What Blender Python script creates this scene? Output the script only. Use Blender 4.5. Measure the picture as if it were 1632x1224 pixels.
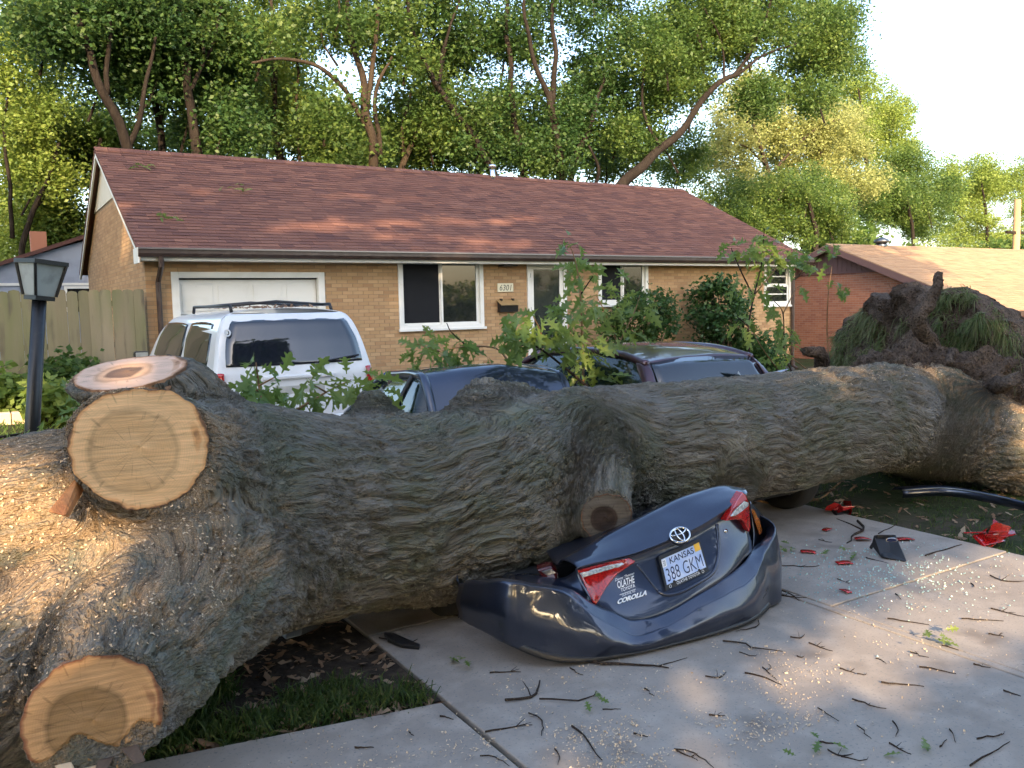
import bpy, bmesh, math, random
import numpy as np
from mathutils import Vector, Matrix
from mathutils.bvhtree import BVHTree

for o in list(bpy.data.objects):
    bpy.data.objects.remove(o, do_unlink=True)
SC = bpy.context.scene
COL = SC.collection
rad = math.radians

# ------------------------------------------------------------------ camera
YAW, PITCH, ROLL, FPX, EYE = 0.5542, 0.0928, -0.0203, 1360.0, 1.85
def _axes():
    f = np.array([math.sin(YAW)*math.cos(PITCH), math.cos(YAW)*math.cos(PITCH), -math.sin(PITCH)])
    r = np.array([math.cos(YAW), -math.sin(YAW), 0.0]); u = np.cross(r, f)
    c, s = math.cos(ROLL), math.sin(ROLL)
    return c*r+s*u, -s*r+c*u, f
CR, CU, CF = _axes()
cam_d = bpy.data.cameras.new('camera'); cam = bpy.data.objects.new('camera', cam_d); COL.objects.link(cam)
cam_d.sensor_width = 36; cam_d.lens = FPX/1632*36; cam_d.clip_end = 2000; cam_d.clip_start = 0.05
m = Matrix.Identity(4)
for i in range(3):
    m[i][0], m[i][1], m[i][2] = CR[i], CU[i], -CF[i]
m[2][3] = EYE
cam.matrix_world = m
SC.camera = cam
# ------------------------------------------------------------------ sky, sun, exposure
SUN_EL, SUN_AZ = rad(21), math.atan2(-0.40, -0.92)      # the sun stands behind the viewer, a little to the left
SUNV = np.array([math.sin(SUN_AZ)*math.cos(SUN_EL), math.cos(SUN_AZ)*math.cos(SUN_EL), math.sin(SUN_EL)])
W = bpy.data.worlds.new('World'); SC.world = W; W.use_nodes = True
wn = W.node_tree.nodes; wl = W.node_tree.links
sky = wn.new('ShaderNodeTexSky'); sky.sky_type = 'NISHITA'; sky.sun_disc = False
sky.sun_elevation = SUN_EL; sky.sun_rotation = SUN_AZ
sky.air_density = 1.0; sky.dust_density = 3.0; sky.ozone_density = 1.0
wn['Background'].inputs['Strength'].default_value = 0.15
wl.new(sky.outputs[0], wn['Background'].inputs['Color'])
sun_d = bpy.data.lights.new('sun', 'SUN'); sun_d.energy = 2.7; sun_d.angle = rad(0.5); sun_d.color = (1.0, 0.74, 0.45)
sun = bpy.data.objects.new('sun', sun_d); COL.objects.link(sun)
sun.rotation_euler = Vector(SUNV).to_track_quat('Z', 'Y').to_euler()
SC.view_settings.view_transform = 'Standard'; SC.view_settings.look = 'None'
SC.view_settings.exposure = 2.2; SC.view_settings.gamma = 1.0
SC.cycles.use_denoising = True
SC.cycles.use_adaptive_sampling = True; SC.cycles.adaptive_threshold = .02
SC.cycles.max_bounces = 4; SC.cycles.diffuse_bounces = 3; SC.cycles.glossy_bounces = 3; SC.cycles.transmission_bounces = 4; SC.cycles.transparent_max_bounces = 6
SC.cycles.caustics_reflective = False; SC.cycles.caustics_refractive = False

# ------------------------------------------------------------------ helpers
def ray(px, py): return CF + CR*(px-816)/FPX - CU*(py-612)/FPX
ORG = np.array([0, 0, EYE])
def at(px, py, Y): d = ray(px, py); return ORG + d*(Y/d[1])
def atX(px, py, X): d = ray(px, py); return ORG + d*(X/d[0])
def atZ(px, py, Z=0.0): d = ray(px, py); return ORG + d*((Z-EYE)/d[2])
def link(o, parent=None):
    COL.objects.link(o)
    if parent is not None: o.parent = parent
    return o
def tag(o, label=None, cat=None, group=None, kind=None):
    if label: o['label'] = label
    if cat: o['category'] = cat
    if group: o['group'] = group
    if kind: o['kind'] = kind
    return o
def empty(name, label=None, cat=None, group=None, loc=(0, 0, 0), kind=None):
    o = bpy.data.objects.new(name, None); o.location = loc; o.empty_display_size = .1
    return tag(link(o), label, cat, group, kind)
def fastmesh(name, V, Fc, smooth=False):
    """V (n,3) array, Fc (m,k) int array"""
    V = np.asarray(V, np.float32); Fc = np.asarray(Fc, np.int32)
    me = bpy.data.meshes.new(name); k = Fc.shape[1]
    me.vertices.add(len(V)); me.vertices.foreach_set('co', V.ravel())
    me.loops.add(Fc.size); me.loops.foreach_set('vertex_index', Fc.ravel())
    me.polygons.add(len(Fc)); me.polygons.foreach_set('loop_start', np.arange(0, Fc.size, k, dtype=np.int32))
    me.polygons.foreach_set('loop_total', np.full(len(Fc), k, np.int32))
    if smooth: me.polygons.foreach_set('use_smooth', np.ones(len(Fc), bool))
    me.update(calc_edges=True)
    if not smooth: me.shade_flat()
    return me
def obj(name, me, mat, parent=None, loc=None):
    o = bpy.data.objects.new(name, me)
    if mat is not None and len(me.materials) == 0: me.materials.append(mat)
    link(o, parent)
    wl_ = Vector((0, 0, 0)); p = parent
    while p is not None: wl_ += p.location; p = p.parent
    o.location = Vector(loc if loc is not None else (0, 0, 0))-wl_      # parts are modelled in world coordinates
    return o
class MB:
    def __init__(s): s.v = []; s.f = []
    def box(s, x0, x1, y0, y1, z0, z1):
        n = len(s.v)
        s.v += [(x0,y0,z0),(x1,y0,z0),(x1,y1,z0),(x0,y1,z0),(x0,y0,z1),(x1,y0,z1),(x1,y1,z1),(x0,y1,z1)]
        s.f += [tuple(n+i for i in q) for q in ((3,2,1,0),(4,5,6,7),(0,1,5,4),(1,2,6,5),(2,3,7,6),(3,0,4,7))]
        return s
    def tube(s, pts, radii, n=8, caps=True):
        pts = [Vector(p) for p in pts]; b = len(s.v); up = Vector((.13, .31, .94)); L = len(pts)
        if not hasattr(radii, '__len__'): radii = [radii]*L
        t0 = (pts[-1]-pts[0]).normalized()
        if abs(t0.dot(up)) > .9: up = Vector((1, .2, 0))
        for i, p in enumerate(pts):
            t = (pts[min(i+1, L-1)]-pts[max(i-1, 0)]).normalized()
            a = t.cross(up).normalized(); c = a.cross(t)
            for k in range(n):
                w = 2*math.pi*k/n; s.v.append(tuple(p+(a*math.cos(w)+c*math.sin(w))*radii[i]))
        for i in range(L-1):
            for k in range(n):
                k2 = (k+1) % n; s.f.append((b+i*n+k, b+i*n+k2, b+(i+1)*n+k2, b+(i+1)*n+k))
        if caps:
            s.f.append(tuple(b+k for k in range(n))[::-1]); s.f.append(tuple(b+(L-1)*n+k for k in range(n)))
        return s
    def prism(s, poly, d):
        """poly: 3D ring, extruded by vector d"""
        b = len(s.v); n = len(poly); d = Vector(d)
        s.v += [tuple(Vector(p)) for p in poly] + [tuple(Vector(p)+d) for p in poly]
        s.f += [tuple(range(b, b+n)), tuple(range(b+2*n-1, b+n-1, -1))]
        s.f += [(b+i, b+n+i, b+n+(i+1) % n, b+(i+1) % n) for i in range(n)]
        return s
    def build(s, name, mat, parent=None, smooth=False, bevel=0, loc=None):
        me = bpy.data.meshes.new(name); me.from_pydata([tuple(map(float, v)) for v in s.v], [], s.f)
        bm = bmesh.new(); bm.from_mesh(me); bmesh.ops.recalc_face_normals(bm, faces=bm.faces[:])
        bm.to_mesh(me); bm.free()
        if smooth:
            for p in me.polygons: p.use_smooth = True
        o = obj(name, me, mat, parent, loc)
        if bevel:
            b = o.modifiers.new('bevel', 'BEVEL'); b.width = bevel; b.segments = 2; b.limit_method = 'ANGLE'
        return o
def crm(P, n):
    """Catmull-Rom resample of control points P (k,...) along axis 0, n samples per span"""
    P = np.asarray(P, float); k = len(P)
    E = np.concatenate([[2*P[0]-P[1]], P, [2*P[-1]-P[-2]]]); out = []
    for i in range(k-1):
        p0, p1, p2, p3 = E[i:i+4]
        for t in np.arange(n)/n:
            out.append(.5*((2*p1)+(-p0+p2)*t+(2*p0-5*p1+4*p2-p3)*t*t+(-p0+3*p1-3*p2+p3)*t**3))
    out.append(P[-1]); return np.array(out)
def gridmesh(name, G, mat, parent=None, thick=0.0, fn=None, smooth=True):
    nu, nv = G.shape[:2]; V = G.reshape(-1, 3)
    if fn is not None: V = fn(V)
    i = np.arange(nu*nv).reshape(nu, nv)
    Fc = np.stack([i[:-1, :-1], i[1:, :-1], i[1:, 1:], i[:-1, 1:]], -1).reshape(-1, 4)
    me = fastmesh(name, V, Fc, smooth); o = obj(name, me, mat, parent)
    if thick:
        s = o.modifiers.new('solid', 'SOLIDIFY'); s.thickness = thick; s.offset = 0
    return o
def surf(name, rows, mat, parent=None, nu=5, nv=5, thick=.006, fn=None):
    G = crm(np.asarray(rows, float), nu); G = np.swapaxes(crm(np.swapaxes(G, 0, 1), nv), 0, 1)
    return gridmesh(name, G, mat, parent, thick, fn)
# numpy gradient noise -------------------------------------------------
_rng = np.random.RandomState(7)
_perm = np.tile(_rng.permutation(256), 3).astype(np.int32)
_grad = _rng.normal(size=(256, 3)); _grad /= np.linalg.norm(_grad, axis=1)[:, None]
def pnoise(P):
    P = np.asarray(P, float); I = np.floor(P).astype(np.int64); f = P-I; I &= 255
    u = f*f*f*(f*(f*6-15)+10); res = 0
    for dx in (0, 1):
        for dy in (0, 1):
            for dz in (0, 1):
                h = _perm[_perm[_perm[(I[:, 0]+dx) & 255]+((I[:, 1]+dy) & 255)]+((I[:, 2]+dz) & 255)]
                g = _grad[h]
                d = g[:, 0]*(f[:, 0]-dx)+g[:, 1]*(f[:, 1]-dy)+g[:, 2]*(f[:, 2]-dz)
                w = (u[:, 0] if dx else 1-u[:, 0])*(u[:, 1] if dy else 1-u[:, 1])*(u[:, 2] if dz else 1-u[:, 2])
                res = res+w*d
    return res*1.6
def fbm(P, o=3):
    r = 0; a = 1.0
    for i in range(o): r = r+a*pnoise(P*(2**i)+17.3*i); a *= .5
    return r

# ------------------------------------------------------------------ materials
def nodes(mt): return mt.node_tree.nodes, mt.node_tree.links
def mat(name, col, rough=.6, metal=0.0, var=(), bump=None, coat=0.0, tone=None, stretch=(1, 1, 1), spec=.5, coord='Object', trans=0.0, emit=None):
    """var: list of (scale, colour, low, high, detail) noise overlays; bump (scale, strength, distance); tone: list of colours picked per piece"""
    mt = bpy.data.materials.new(name); mt.use_nodes = True; N, L = nodes(mt); B = N['Principled BSDF']
    tc = N.new('ShaderNodeTexCoord'); mp = N.new('ShaderNodeMapping'); mp.inputs['Scale'].default_value = stretch
    if coord == 'World':
        ge = N.new('ShaderNodeNewGeometry'); L.new(ge.outputs['Position'], mp.inputs['Vector'])
    elif coord.startswith('attr:'):
        ab = N.new('ShaderNodeAttribute'); ab.attribute_name = coord[5:]; L.new(ab.outputs['Vector'], mp.inputs['Vector'])
    else: L.new(tc.outputs[coord], mp.inputs['Vector'])
    cur = None
    def rgb(c):
        n = N.new('ShaderNodeRGB'); n.outputs[0].default_value = (*c, 1); return n.outputs[0]
    if tone:
        oi = N.new('ShaderNodeObjectInfo'); ar = N.new('ShaderNodeAttribute'); ar.attribute_name = 'tone'
        ad = N.new('ShaderNodeMath'); ad.operation = 'ADD'; L.new(oi.outputs['Random'], ad.inputs[0]); L.new(ar.outputs['Fac'], ad.inputs[1])
        fr = N.new('ShaderNodeMath'); fr.operation = 'FRACT'; L.new(ad.outputs[0], fr.inputs[0])
        cr = N.new('ShaderNodeValToRGB'); e = cr.color_ramp.elements
        while len(e) < len(tone): e.new(.5)
        for i, c in enumerate(tone): e[i].position = i/max(1, len(tone)-1); e[i].color = (*c, 1)
        L.new(fr.outputs[0], cr.inputs[0]); cur = cr.outputs[0]
    if cur is None: cur = rgb(col)
    for v in var:
        sc, c2, lo, hi = v[:4]
        nz = N.new('ShaderNodeTexNoise'); nz.inputs['Scale'].default_value = sc; nz.inputs['Detail'].default_value = v[4] if len(v) > 4 else 4
        L.new(mp.outputs[0], nz.inputs['Vector'])
        mr = N.new('ShaderNodeMapRange'); mr.inputs[1].default_value = lo; mr.inputs[2].default_value = hi
        L.new(nz.outputs['Fac'], mr.inputs[0])
        mx = N.new('ShaderNodeMix'); mx.data_type = 'RGBA'; L.new(mr.outputs[0], mx.inputs[0]); L.new(cur, mx.inputs[6])
        mx.inputs[7].default_value = (*c2, 1); cur = mx.outputs[2]
    L.new(cur, B.inputs['Base Color'])
    B.inputs['Roughness'].default_value = rough; B.inputs['Metallic'].default_value = metal
    B.inputs['Coat Weight'].default_value = coat; B.inputs['Coat Roughness'].default_value = .04
    B.inputs['Specular IOR Level'].default_value = spec; B.inputs['Transmission Weight'].default_value = trans
    if emit: B.inputs['Emission Color'].default_value = (*emit[0], 1); B.inputs['Emission Strength'].default_value = emit[1]
    if bump:
        nz = N.new('ShaderNodeTexNoise'); nz.inputs['Scale'].default_value = bump[0]; nz.inputs['Detail'].default_value = 6
        L.new(mp.outputs[0], nz.inputs['Vector']); bp = N.new('ShaderNodeBump')
        bp.inputs['Strength'].default_value = bump[1]; bp.inputs['Distance'].default_value = bump[2]
        L.new(nz.outputs['Fac'], bp.inputs['Height']); L.new(bp.outputs[0], B.inputs['Normal'])
    return mt
def leafmat(name, c1, c2, c3, transl=.45, rough=.5):
    mt = bpy.data.materials.new(name); mt.use_nodes = True; N, L = nodes(mt); B = N['Principled BSDF']; O = N['Material Output']
    ge = N.new('ShaderNodeNewGeometry'); oi = N.new('ShaderNodeObjectInfo')
    nz = N.new('ShaderNodeTexNoise'); nz.inputs['Scale'].default_value = .55; nz.inputs['Detail'].default_value = 3
    L.new(ge.outputs['Position'], nz.inputs['Vector'])
    ad = N.new('ShaderNodeMath'); ad.operation = 'MULTIPLY_ADD'; L.new(ge.outputs['Random Per Island'], ad.inputs[0]); ad.inputs[1].default_value = .45
    ad2 = N.new('ShaderNodeMath'); ad2.operation = 'MULTIPLY_ADD'; L.new(oi.outputs['Random'], ad2.inputs[0]); ad2.inputs[1].default_value = .12; L.new(nz.outputs['Fac'], ad2.inputs[2])
    L.new(ad2.outputs[0], ad.inputs[2])
    cr = N.new('ShaderNodeValToRGB'); e = cr.color_ramp.elements; e.new(.5)
    for i, (p, c) in enumerate(((.35, c1), (.75, c2), (1.05, c3))): e[i].position = min(p, 1); e[i].color = (*c, 1)
    L.new(ad.outputs[0], cr.inputs[0]); L.new(cr.outputs[0], B.inputs['Base Color']); B.inputs['Roughness'].default_value = rough
    B.inputs['Specular IOR Level'].default_value = .35
    tr = N.new('ShaderNodeBsdfTranslucent'); hs = N.new('ShaderNodeHueSaturation'); hs.inputs['Value'].default_value = 1.5; hs.inputs['Hue'].default_value = .48
    L.new(cr.outputs[0], hs.inputs['Color']); L.new(hs.outputs[0], tr.inputs['Color'])
    mx = N.new('ShaderNodeMixShader'); mx.inputs[0].default_value = transl
    L.new(B.outputs[0], mx.inputs[1]); L.new(tr.outputs[0], mx.inputs[2]); L.new(mx.outputs[0], O.inputs['Surface'])
    return mt
def glassmat(name, tint=(.02, .025, .03), rough=.03, alpha=.0):
    mt = mat(name, tint, rough=rough, spec=.9, coat=.3)
    if alpha:
        N, L = nodes(mt); O = N['Material Output']; t = N.new('ShaderNodeBsdfTransparent'); t.inputs[0].default_value = (.55, .62, .6, 1)
        mx = N.new('ShaderNodeMixShader'); mx.inputs[0].default_value = alpha
        L.new(N['Principled BSDF'].outputs[0], mx.inputs[1]); L.new(t.outputs[0], mx.inputs[2]); L.new(mx.outputs[0], O.inputs['Surface'])
    return mt
M = {}
M['concrete'] = mat('concrete', (.35, .302, .258), .9, var=[(.9, (.27, .232, .20), .35, .7), (6, (.40, .345, .295), .45, .75), (2.6, (.22, .185, .157), .6, .74), (70, (.20, .195, .19), .58, .72), (1.7, (.24, .20, .165), .6, .78)], bump=(160, .35, .004), coord='World')
M['asphalt'] = mat('asphalt', (.055, .055, .057), .9, var=[(3, (.075, .073, .07), .45, .7)], bump=(150, .4, .004), coord='World')
M['joint'] = mat('joint', (.07, .065, .06), .95, bump=(40, .4, .01))
M['lawn'] = mat('lawn', (.045, .06, .022), .95, var=[(.7, (.075, .06, .04), .42, .62), (5, (.03, .04, .015), .45, .7), (30, (.09, .075, .05), .6, .75)], bump=(25, .8, .03), coord='World')
M['mulch'] = mat('mulch', (.045, .034, .026), .95, var=[(12, (.09, .065, .045), .5, .7)], bump=(30, .8, .03), coord='World')
M['brick'] = mat('brick', (.5, .3, .1), .85, tone=[(.40, .25, .125), (.455, .295, .155), (.365, .215, .108), (.49, .32, .17), (.325, .19, .098), (.42, .265, .13)], bump=(60, .4, .003), coord='World')
M['brick_red'] = mat('brick_red', (.3, .1, .06), .85, tone=[(.36, .145, .088), (.42, .185, .112), (.31, .12, .078), (.45, .21, .13)], bump=(60, .4, .003), coord='World')
M['mortar'] = mat('mortar', (.29, .21, .13), .95, var=[(3, (.29, .21, .13), .4, .7)], coord='World')
M['mortar_red'] = mat('mortar_red', (.36, .27, .22), .95)
M['foundation'] = mat('foundation', (.06, .06, .065), .9)
M['shingle'] = mat('shingle', (.12, .06, .05), .95, tone=[(.15, .073, .058), (.20, .095, .070), (.12, .060, .053), (.235, .115, .082), (.17, .086, .070)], var=[(220, (.07, .045, .045), .5, .7, 2)], bump=(300, .5, .003), coord='World')
M['shingle_tan'] = mat('shingle_tan', (.36, .22, .12), .95, tone=[(.34, .21, .12), (.40, .255, .145), (.31, .19, .11)], var=[(200, (.22, .14, .09), .52, .7, 2)], bump=(300, .4, .003), coord='World')
M['white'] = mat('white_paint', (.74, .74, .71), .5, var=[(2.5, (.66, .65, .60), .5, .75), (14, (.6, .58, .52), .66, .8)], coord='World')
M['cream'] = mat('cream_siding', (.66, .63, .54), .6, var=[(3, (.58, .55, .46), .5, .75)], coord='World')
M['brown_metal'] = mat('brown_metal', (.055, .035, .03), .35, var=[(6, (.08, .06, .05), .5, .7)], coord='World')
M['brown_siding'] = mat('brown_siding', (.16, .09, .085), .7)
M['shed'] = mat('shed_siding', (.30, .34, .43), .7, var=[(2, (.24, .27, .34), .45, .7)], coord='World')  # white siding darkened and blued, shade put into the colour
M['fence'] = mat('fence_wood', (.21, .19, .13), .9, tone=[(.23, .19, .125), (.29, .24, .16), (.195, .165, .105), (.26, .205, .14)], var=[(1.6, (.13, .15, .06), .45, .72), (9, (.12, .10, .075), .55, .75)], stretch=(1, 1, .16), bump=(40, .5, .006), coord='World')
M['black'] = mat('black_metal', (.012, .012, .014), .38, var=[(20, (.025, .023, .022), .55, .7)])
M['plastic'] = mat('black_plastic', (.018, .018, .02), .45)
M['rubber'] = mat('rubber', (.02, .02, .02), .8, bump=(60, .3, .004))
M['rim'] = mat('alloy', (.18, .19, .2), .35, .9)
M['chrome'] = mat('chrome', (.75, .76, .78), .12, 1.0)
M['frost'] = mat('frosted_glass', (.42, .44, .42), .25, var=[(10, (.30, .31, .29), .45, .7)])
M['window'] = glassmat('window_glass', (.016, .018, .02), .02)
M['screen'] = mat('window_screen', (.012, .013, .016), .75, spec=.2)
M['doorglass'] = glassmat('door_glass', (.05, .055, .06), .03, .55)
M['tint'] = glassmat('tinted_glass', (.012, .014, .022), .03)
M['carglass'] = glassmat('car_glass', (.02, .032, .034), .03, .35)
M['van'] = mat('white_car_paint', (.72, .73, .75), .35, coat=.6, var=[(2, (.64, .65, .66), .5, .8), (40, (.55, .54, .5), .66, .8)], coord='World')
M['van_grime'] = mat('grey_primer', (.42, .42, .40), .8, var=[(9, (.58, .56, .5), .5, .7)], coord='World')
M['blue'] = mat('slate_blue_paint', (.034, .045, .080), .40, .8, coat=1.0, var=[(600, (.05, .065, .11), .55, .7, 1), (3, (.03, .038, .065), .52, .75), (16, (.085, .085, .09), .68, .84)], coord='World')
M['blue'].node_tree.nodes['Principled BSDF'].inputs['Coat IOR'].default_value = 1.55
M['purple'] = mat('maroon_paint', (.060, .018, .030), .3, .5, coat=1.0, var=[(4, (.05, .03, .032), .55, .8)], coord='World')
M['underbody'] = mat('underbody', (.012, .012, .013), .85)
M['seat'] = mat('seat_cloth', (.06, .058, .055), .9)
M['red_lens'] = mat('red_lens', (.42, .012, .012), .12, coat=.8, var=[(90, (.24, .006, .008), .5, .6, 1)], coord='World')
M['clear_lens'] = mat('clear_lens', (.62, .66, .68), .12, .25, coat=.8, var=[(60, (.35, .38, .40), .45, .6, 1)], coord='World')
M['amber_lens'] = mat('amber_lens', (.55, .16, .03), .15, coat=.8)
M['plate'] = mat('plate_blue', (.40, .52, .78), .35, var=[(14, (.58, .66, .82), .42, .62)], coord='World')
M['plate_ink'] = mat('plate_ink', (.015, .025, .09), .5)
M['decal'] = mat('white_decal', (.78, .79, .8), .4)
M['yellow'] = mat('yellow_decal', (.8, .45, .04), .5)
M['soil'] = mat('soil', (.20, .142, .104), 1.0, var=[(3, (.10, .072, .056), .4, .65), (14, (.16, .12, .09), .52, .72), (45, (.045, .032, .026), .5, .7)], bump=(38, 1.0, .08), coord='World')
M['root'] = mat('root_bark', (.13, .092, .070), .95, var=[(9, (.065, .045, .036), .45, .7)], bump=(25, .9, .02), coord='World')
M['twig'] = mat('twig_bark', (.028, .021, .018), .9, var=[(30, (.09, .07, .055), .5, .7)])
M['stem'] = mat('fresh_stem', (.26, .14, .06), .7, var=[(18, (.12, .08, .045), .5, .7)])
M['treebark'] = mat('tree_bark', (.022, .017, .014), .95, var=[(2.2, (.014, .011, .009), .42, .66), (9, (.035, .028, .022), .55, .75)], stretch=(1, 1, .3), bump=(12, 1, .05), coord='World')  # darkened bark, shade on the stems put into the colour
M['bark_lit'] = mat('sunlit_tree_bark', (.045, .033, .023), .95, var=[(2.2, (.022, .016, .012), .42, .66)], stretch=(1, 1, .3), bump=(12, 1, .05), coord='World')  # lighter copy of the tree bark, sunlight put into its colour
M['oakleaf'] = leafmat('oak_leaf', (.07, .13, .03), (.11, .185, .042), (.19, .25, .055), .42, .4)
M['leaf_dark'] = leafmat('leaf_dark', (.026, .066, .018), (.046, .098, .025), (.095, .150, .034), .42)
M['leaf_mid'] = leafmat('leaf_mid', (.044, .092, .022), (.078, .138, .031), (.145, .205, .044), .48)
M['leaf_lit'] = leafmat('leaf_lit', (.10, .165, .032), (.16, .23, .045), (.235, .295, .065), .45)  # lighter leaf green for sunlit trees, the sunlight is in the colour
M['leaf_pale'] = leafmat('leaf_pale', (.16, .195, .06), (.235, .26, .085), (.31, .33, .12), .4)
M['shrub'] = leafmat('shrub_leaf', (.022, .055, .020), (.035, .085, .026), (.06, .12, .03), .3, .35)
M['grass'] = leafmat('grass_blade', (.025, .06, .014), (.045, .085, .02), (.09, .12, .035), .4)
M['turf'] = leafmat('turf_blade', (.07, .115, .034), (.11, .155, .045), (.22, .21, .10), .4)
M['grass_lit'] = leafmat('sunlit_blade', (.06, .12, .02), (.09, .16, .03), (.14, .19, .05), .4)  # lighter copy of the grass blade, sunlight put into its colour
M['litter'] = leafmat('dry_leaf', (.16, .085, .045), (.27, .17, .10), (.42, .32, .22), .2, .8)
M['chip'] = mat('wood_chip', (.62, .45, .29), .9, tone=[(.62, .45, .29), (.72, .56, .38), (.52, .36, .22)])
M['glassbits'] = mat('glass_crumbs', (.34, .52, .50), .2, spec=.8)
M['wood'] = mat('split_wood', (.48, .22, .085), .8, var=[(14, (.30, .12, .05), .45, .7)], stretch=(1, 1, .3), bump=(30, .8, .02))
M['plaque'] = mat('plaque', (.66, .62, .46), .6)
for k_ in ('treebark', 'bark_lit', 'soil', 'root', 'mulch', 'lawn', 'asphalt', 'twig', 'shingle', 'concrete', 'fence'): M[k_].node_tree.nodes['Principled BSDF'].inputs['Specular IOR Level'].default_value = .12
M['interior'] = mat('dark_interior', (.03, .03, .03), .9)

# ================================================================== SETTING
def hgt(X, Y):
    """the lawn: flat by the drive, rising gently towards the fence on the left"""
    r = np.clip((np.asarray(Y, float)-5.5)/7.0, 0, 1)*.48*np.clip((1.72-np.asarray(X, float))/1.0, 0, 1)
    return r
def terrain():
    xs = np.concatenate([[-250, -90, -40, -20, -12, -8], np.arange(-5, 3.01, .25), [4.5, 6, 8, 10, 13, 17, 22, 30, 50, 100, 250]])
    ys = np.concatenate([[-250, -90, -40, -20, -10, -5], np.arange(0, 18.01, .5), [20, 24, 30, 40, 60, 100, 250]])
    XX, YY = np.meshgrid(xs, ys, indexing='ij')
    ZZ = hgt(XX, YY)-.03 + .012*pnoise(np.stack([XX.ravel()*1.3, YY.ravel()*1.3, XX.ravel()*0], 1)).reshape(XX.shape)*((XX < 1.5) | (XX > 6.5))
    o = gridmesh('ground', np.stack([XX, YY, ZZ], -1), M['lawn']); tag(o, kind='structure'); return o
terrain()
def slab_parts(parent, polys, name='concrete_slab', top=0.0, g=.011):
    for poly in polys:
        c = np.mean(poly, 0); pts = []
        n = len(poly)
        for i in range(n):       # inset every edge by the joint width
            p0, p1, p2 = (np.array(poly[(i+k) % n], float) for k in (-1, 0, 1))
            e1 = (p1-p0)/np.linalg.norm(p1-p0); e2 = (p2-p1)/np.linalg.norm(p2-p1)
            n1 = np.array([-e1[1], e1[0]]); n2 = np.array([-e2[1], e2[0]])
            b = (n1+n2); b /= max(.2, b@b/1.0); pts.append(p1+b*g*1.0)
        tz = top+random.uniform(-.003, .003)
        MB().prism([(p[0], p[1], tz) for p in pts], (0, 0, -.12)).build(name, M['concrete'], parent, bevel=.006)
random.seed(3)
road = MB().box(-90, 90, -9.5, -4.2, -.1, -.02).build('road', M['asphalt']); tag(road, kind='structure')
drive = empty('driveway', kind='structure')
MB().box(1.76, 6.18, -4, 14.9, -.16, -.025).build('joint_bed', M['joint'], drive)
XL, XM, XR = 1.74, 4.20, 6.20
polys = []
yl = [-4, -1.6, 1.45, 4.42, 7.5, 10.6, 13.0, 14.95]
for a, b in zip(yl[:-1], yl[1:]): polys.append([(XL, a), (XM-.02, a), (XM-.02, b), (XL, b)])
yr = [-4, -2.2, .5, 3.25, 6.3, 9.4, 12.4, 14.95]
for a, b in zip(yr[:-1], yr[1:]): polys.append([(XM+.045, a), (XR, a), (XR, b), (XM+.045, b)])
polys.append([(XM-.02, -4), (XM+.045, -4), (XM+.045, 14.95), (XM-.02, 14.95)])
slab_parts(drive, polys)
walk = empty('sidewalk', kind='structure')
MB().prism([(1.70, 3.44, -.03), (-4, 4.44, -.03), (-4, 1.6, -.03), (1.70, 1.0, -.03)], (0, 0, -.1)).build('joint_bed', M['joint'], walk)
ed = lambda x: 3.47+(1.74-x)*.175
slab_parts(walk, [[(x0, ed(x0)-1.9), (x1, ed(x1)-1.9), (x1, ed(x1)), (x0, ed(x0))] for x0, x1 in ((.28, 1.725), (-1.2, .28), (-2.7, -1.2), (-4.2, -2.7))])
edging = empty('raised_bed_edging', 'low pale timber edging across the lawn in front of the board fence', 'edging')
for x0, x1 in ((-4.5, -2.1), (-2.09, .25), (.26, 1.55)):
    MB().box(x0, x1, 12.6, 12.78, .30, .60).build('timber', M['chip'], edging, bevel=.012)

# ================================================================== THE FALLEN TREE
FORK = np.array([.95, 4.65, .78])
trunk_pts = [  # x, y, z, r
    (0.85, 4.62, .74, .60), (1.20, 4.66, .715, .60), (1.6, 4.70, .665, .575), (2.0, 4.70, .63, .565), (2.45, 4.70, .61, .565), (2.9, 4.72, .665, .56),
    (3.5, 4.78, .735, .52), (4.2, 4.80, .745, .50), (4.9, 4.82, .755, .485), (5.6, 4.85, .735, .49), (6.3, 4.88, .74, .485), (7.1, 4.92, .72, .49), (7.8, 4.95, .66, .52), (8.5, 5.0, .58, .58)]
prims = []   # (a, b, ra, rb, cut or None, k)
for p, q in zip(trunk_pts[:-1], trunk_pts[1:]): prims.append((p[:3], q[:3], p[3], q[3], None, .05))
cuts = {}
def limb(pts, cutn=None, k=.16, name=None):
    c = None
    if cutn is not None:
        n = np.array(cutn, float); n /= np.linalg.norm(n); c = (np.array(pts[-1][:3]), n)
        e = np.array(pts[-1][:3])-np.array(pts[-2][:3]); e /= np.linalg.norm(e)
        pts = pts[:-1]+[tuple(np.array(pts[-1][:3])+e*.25)+(pts[-1][3],)]
        cuts[name] = c
    for p, q in zip(pts[:-1], pts[1:]): prims.append((p[:3], q[:3], p[3], q[3], c, k))
limb([(1.35, 4.62, .80, .42), (.92, 4.36, 1.02, .32), (.56, 4.0, 1.262, .245)], (-.10, -.93, .26), .14, 'A')
limb([(1.12, 4.80, .85, .32), (.90, 4.72, 1.22, .27), (.62, 4.62, 1.545, .262)], (-.16, -.20, .95), .10, 'B')
limb([(1.25, 4.55, .60, .42), (.80, 4.10, .56, .37), (.45, 3.55, .51, .265), (.235, 3.1, .49, .182)], (-.06, -.95, .22), .16, 'C')
limb([(.95, 4.65, .76, .52), (.3, 4.60, .80, .44), (-.5, 4.6, .84, .40), (-1.3, 4.66, .90, .36)], (-1, .05, .1), .20, 'D')
limb([(.75, 4.35, .58, .42), (.15, 3.95, .42, .32), (-.5, 3.55, .25, .28), (-.9, 3.3, .2, .25)], None, .18)
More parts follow.
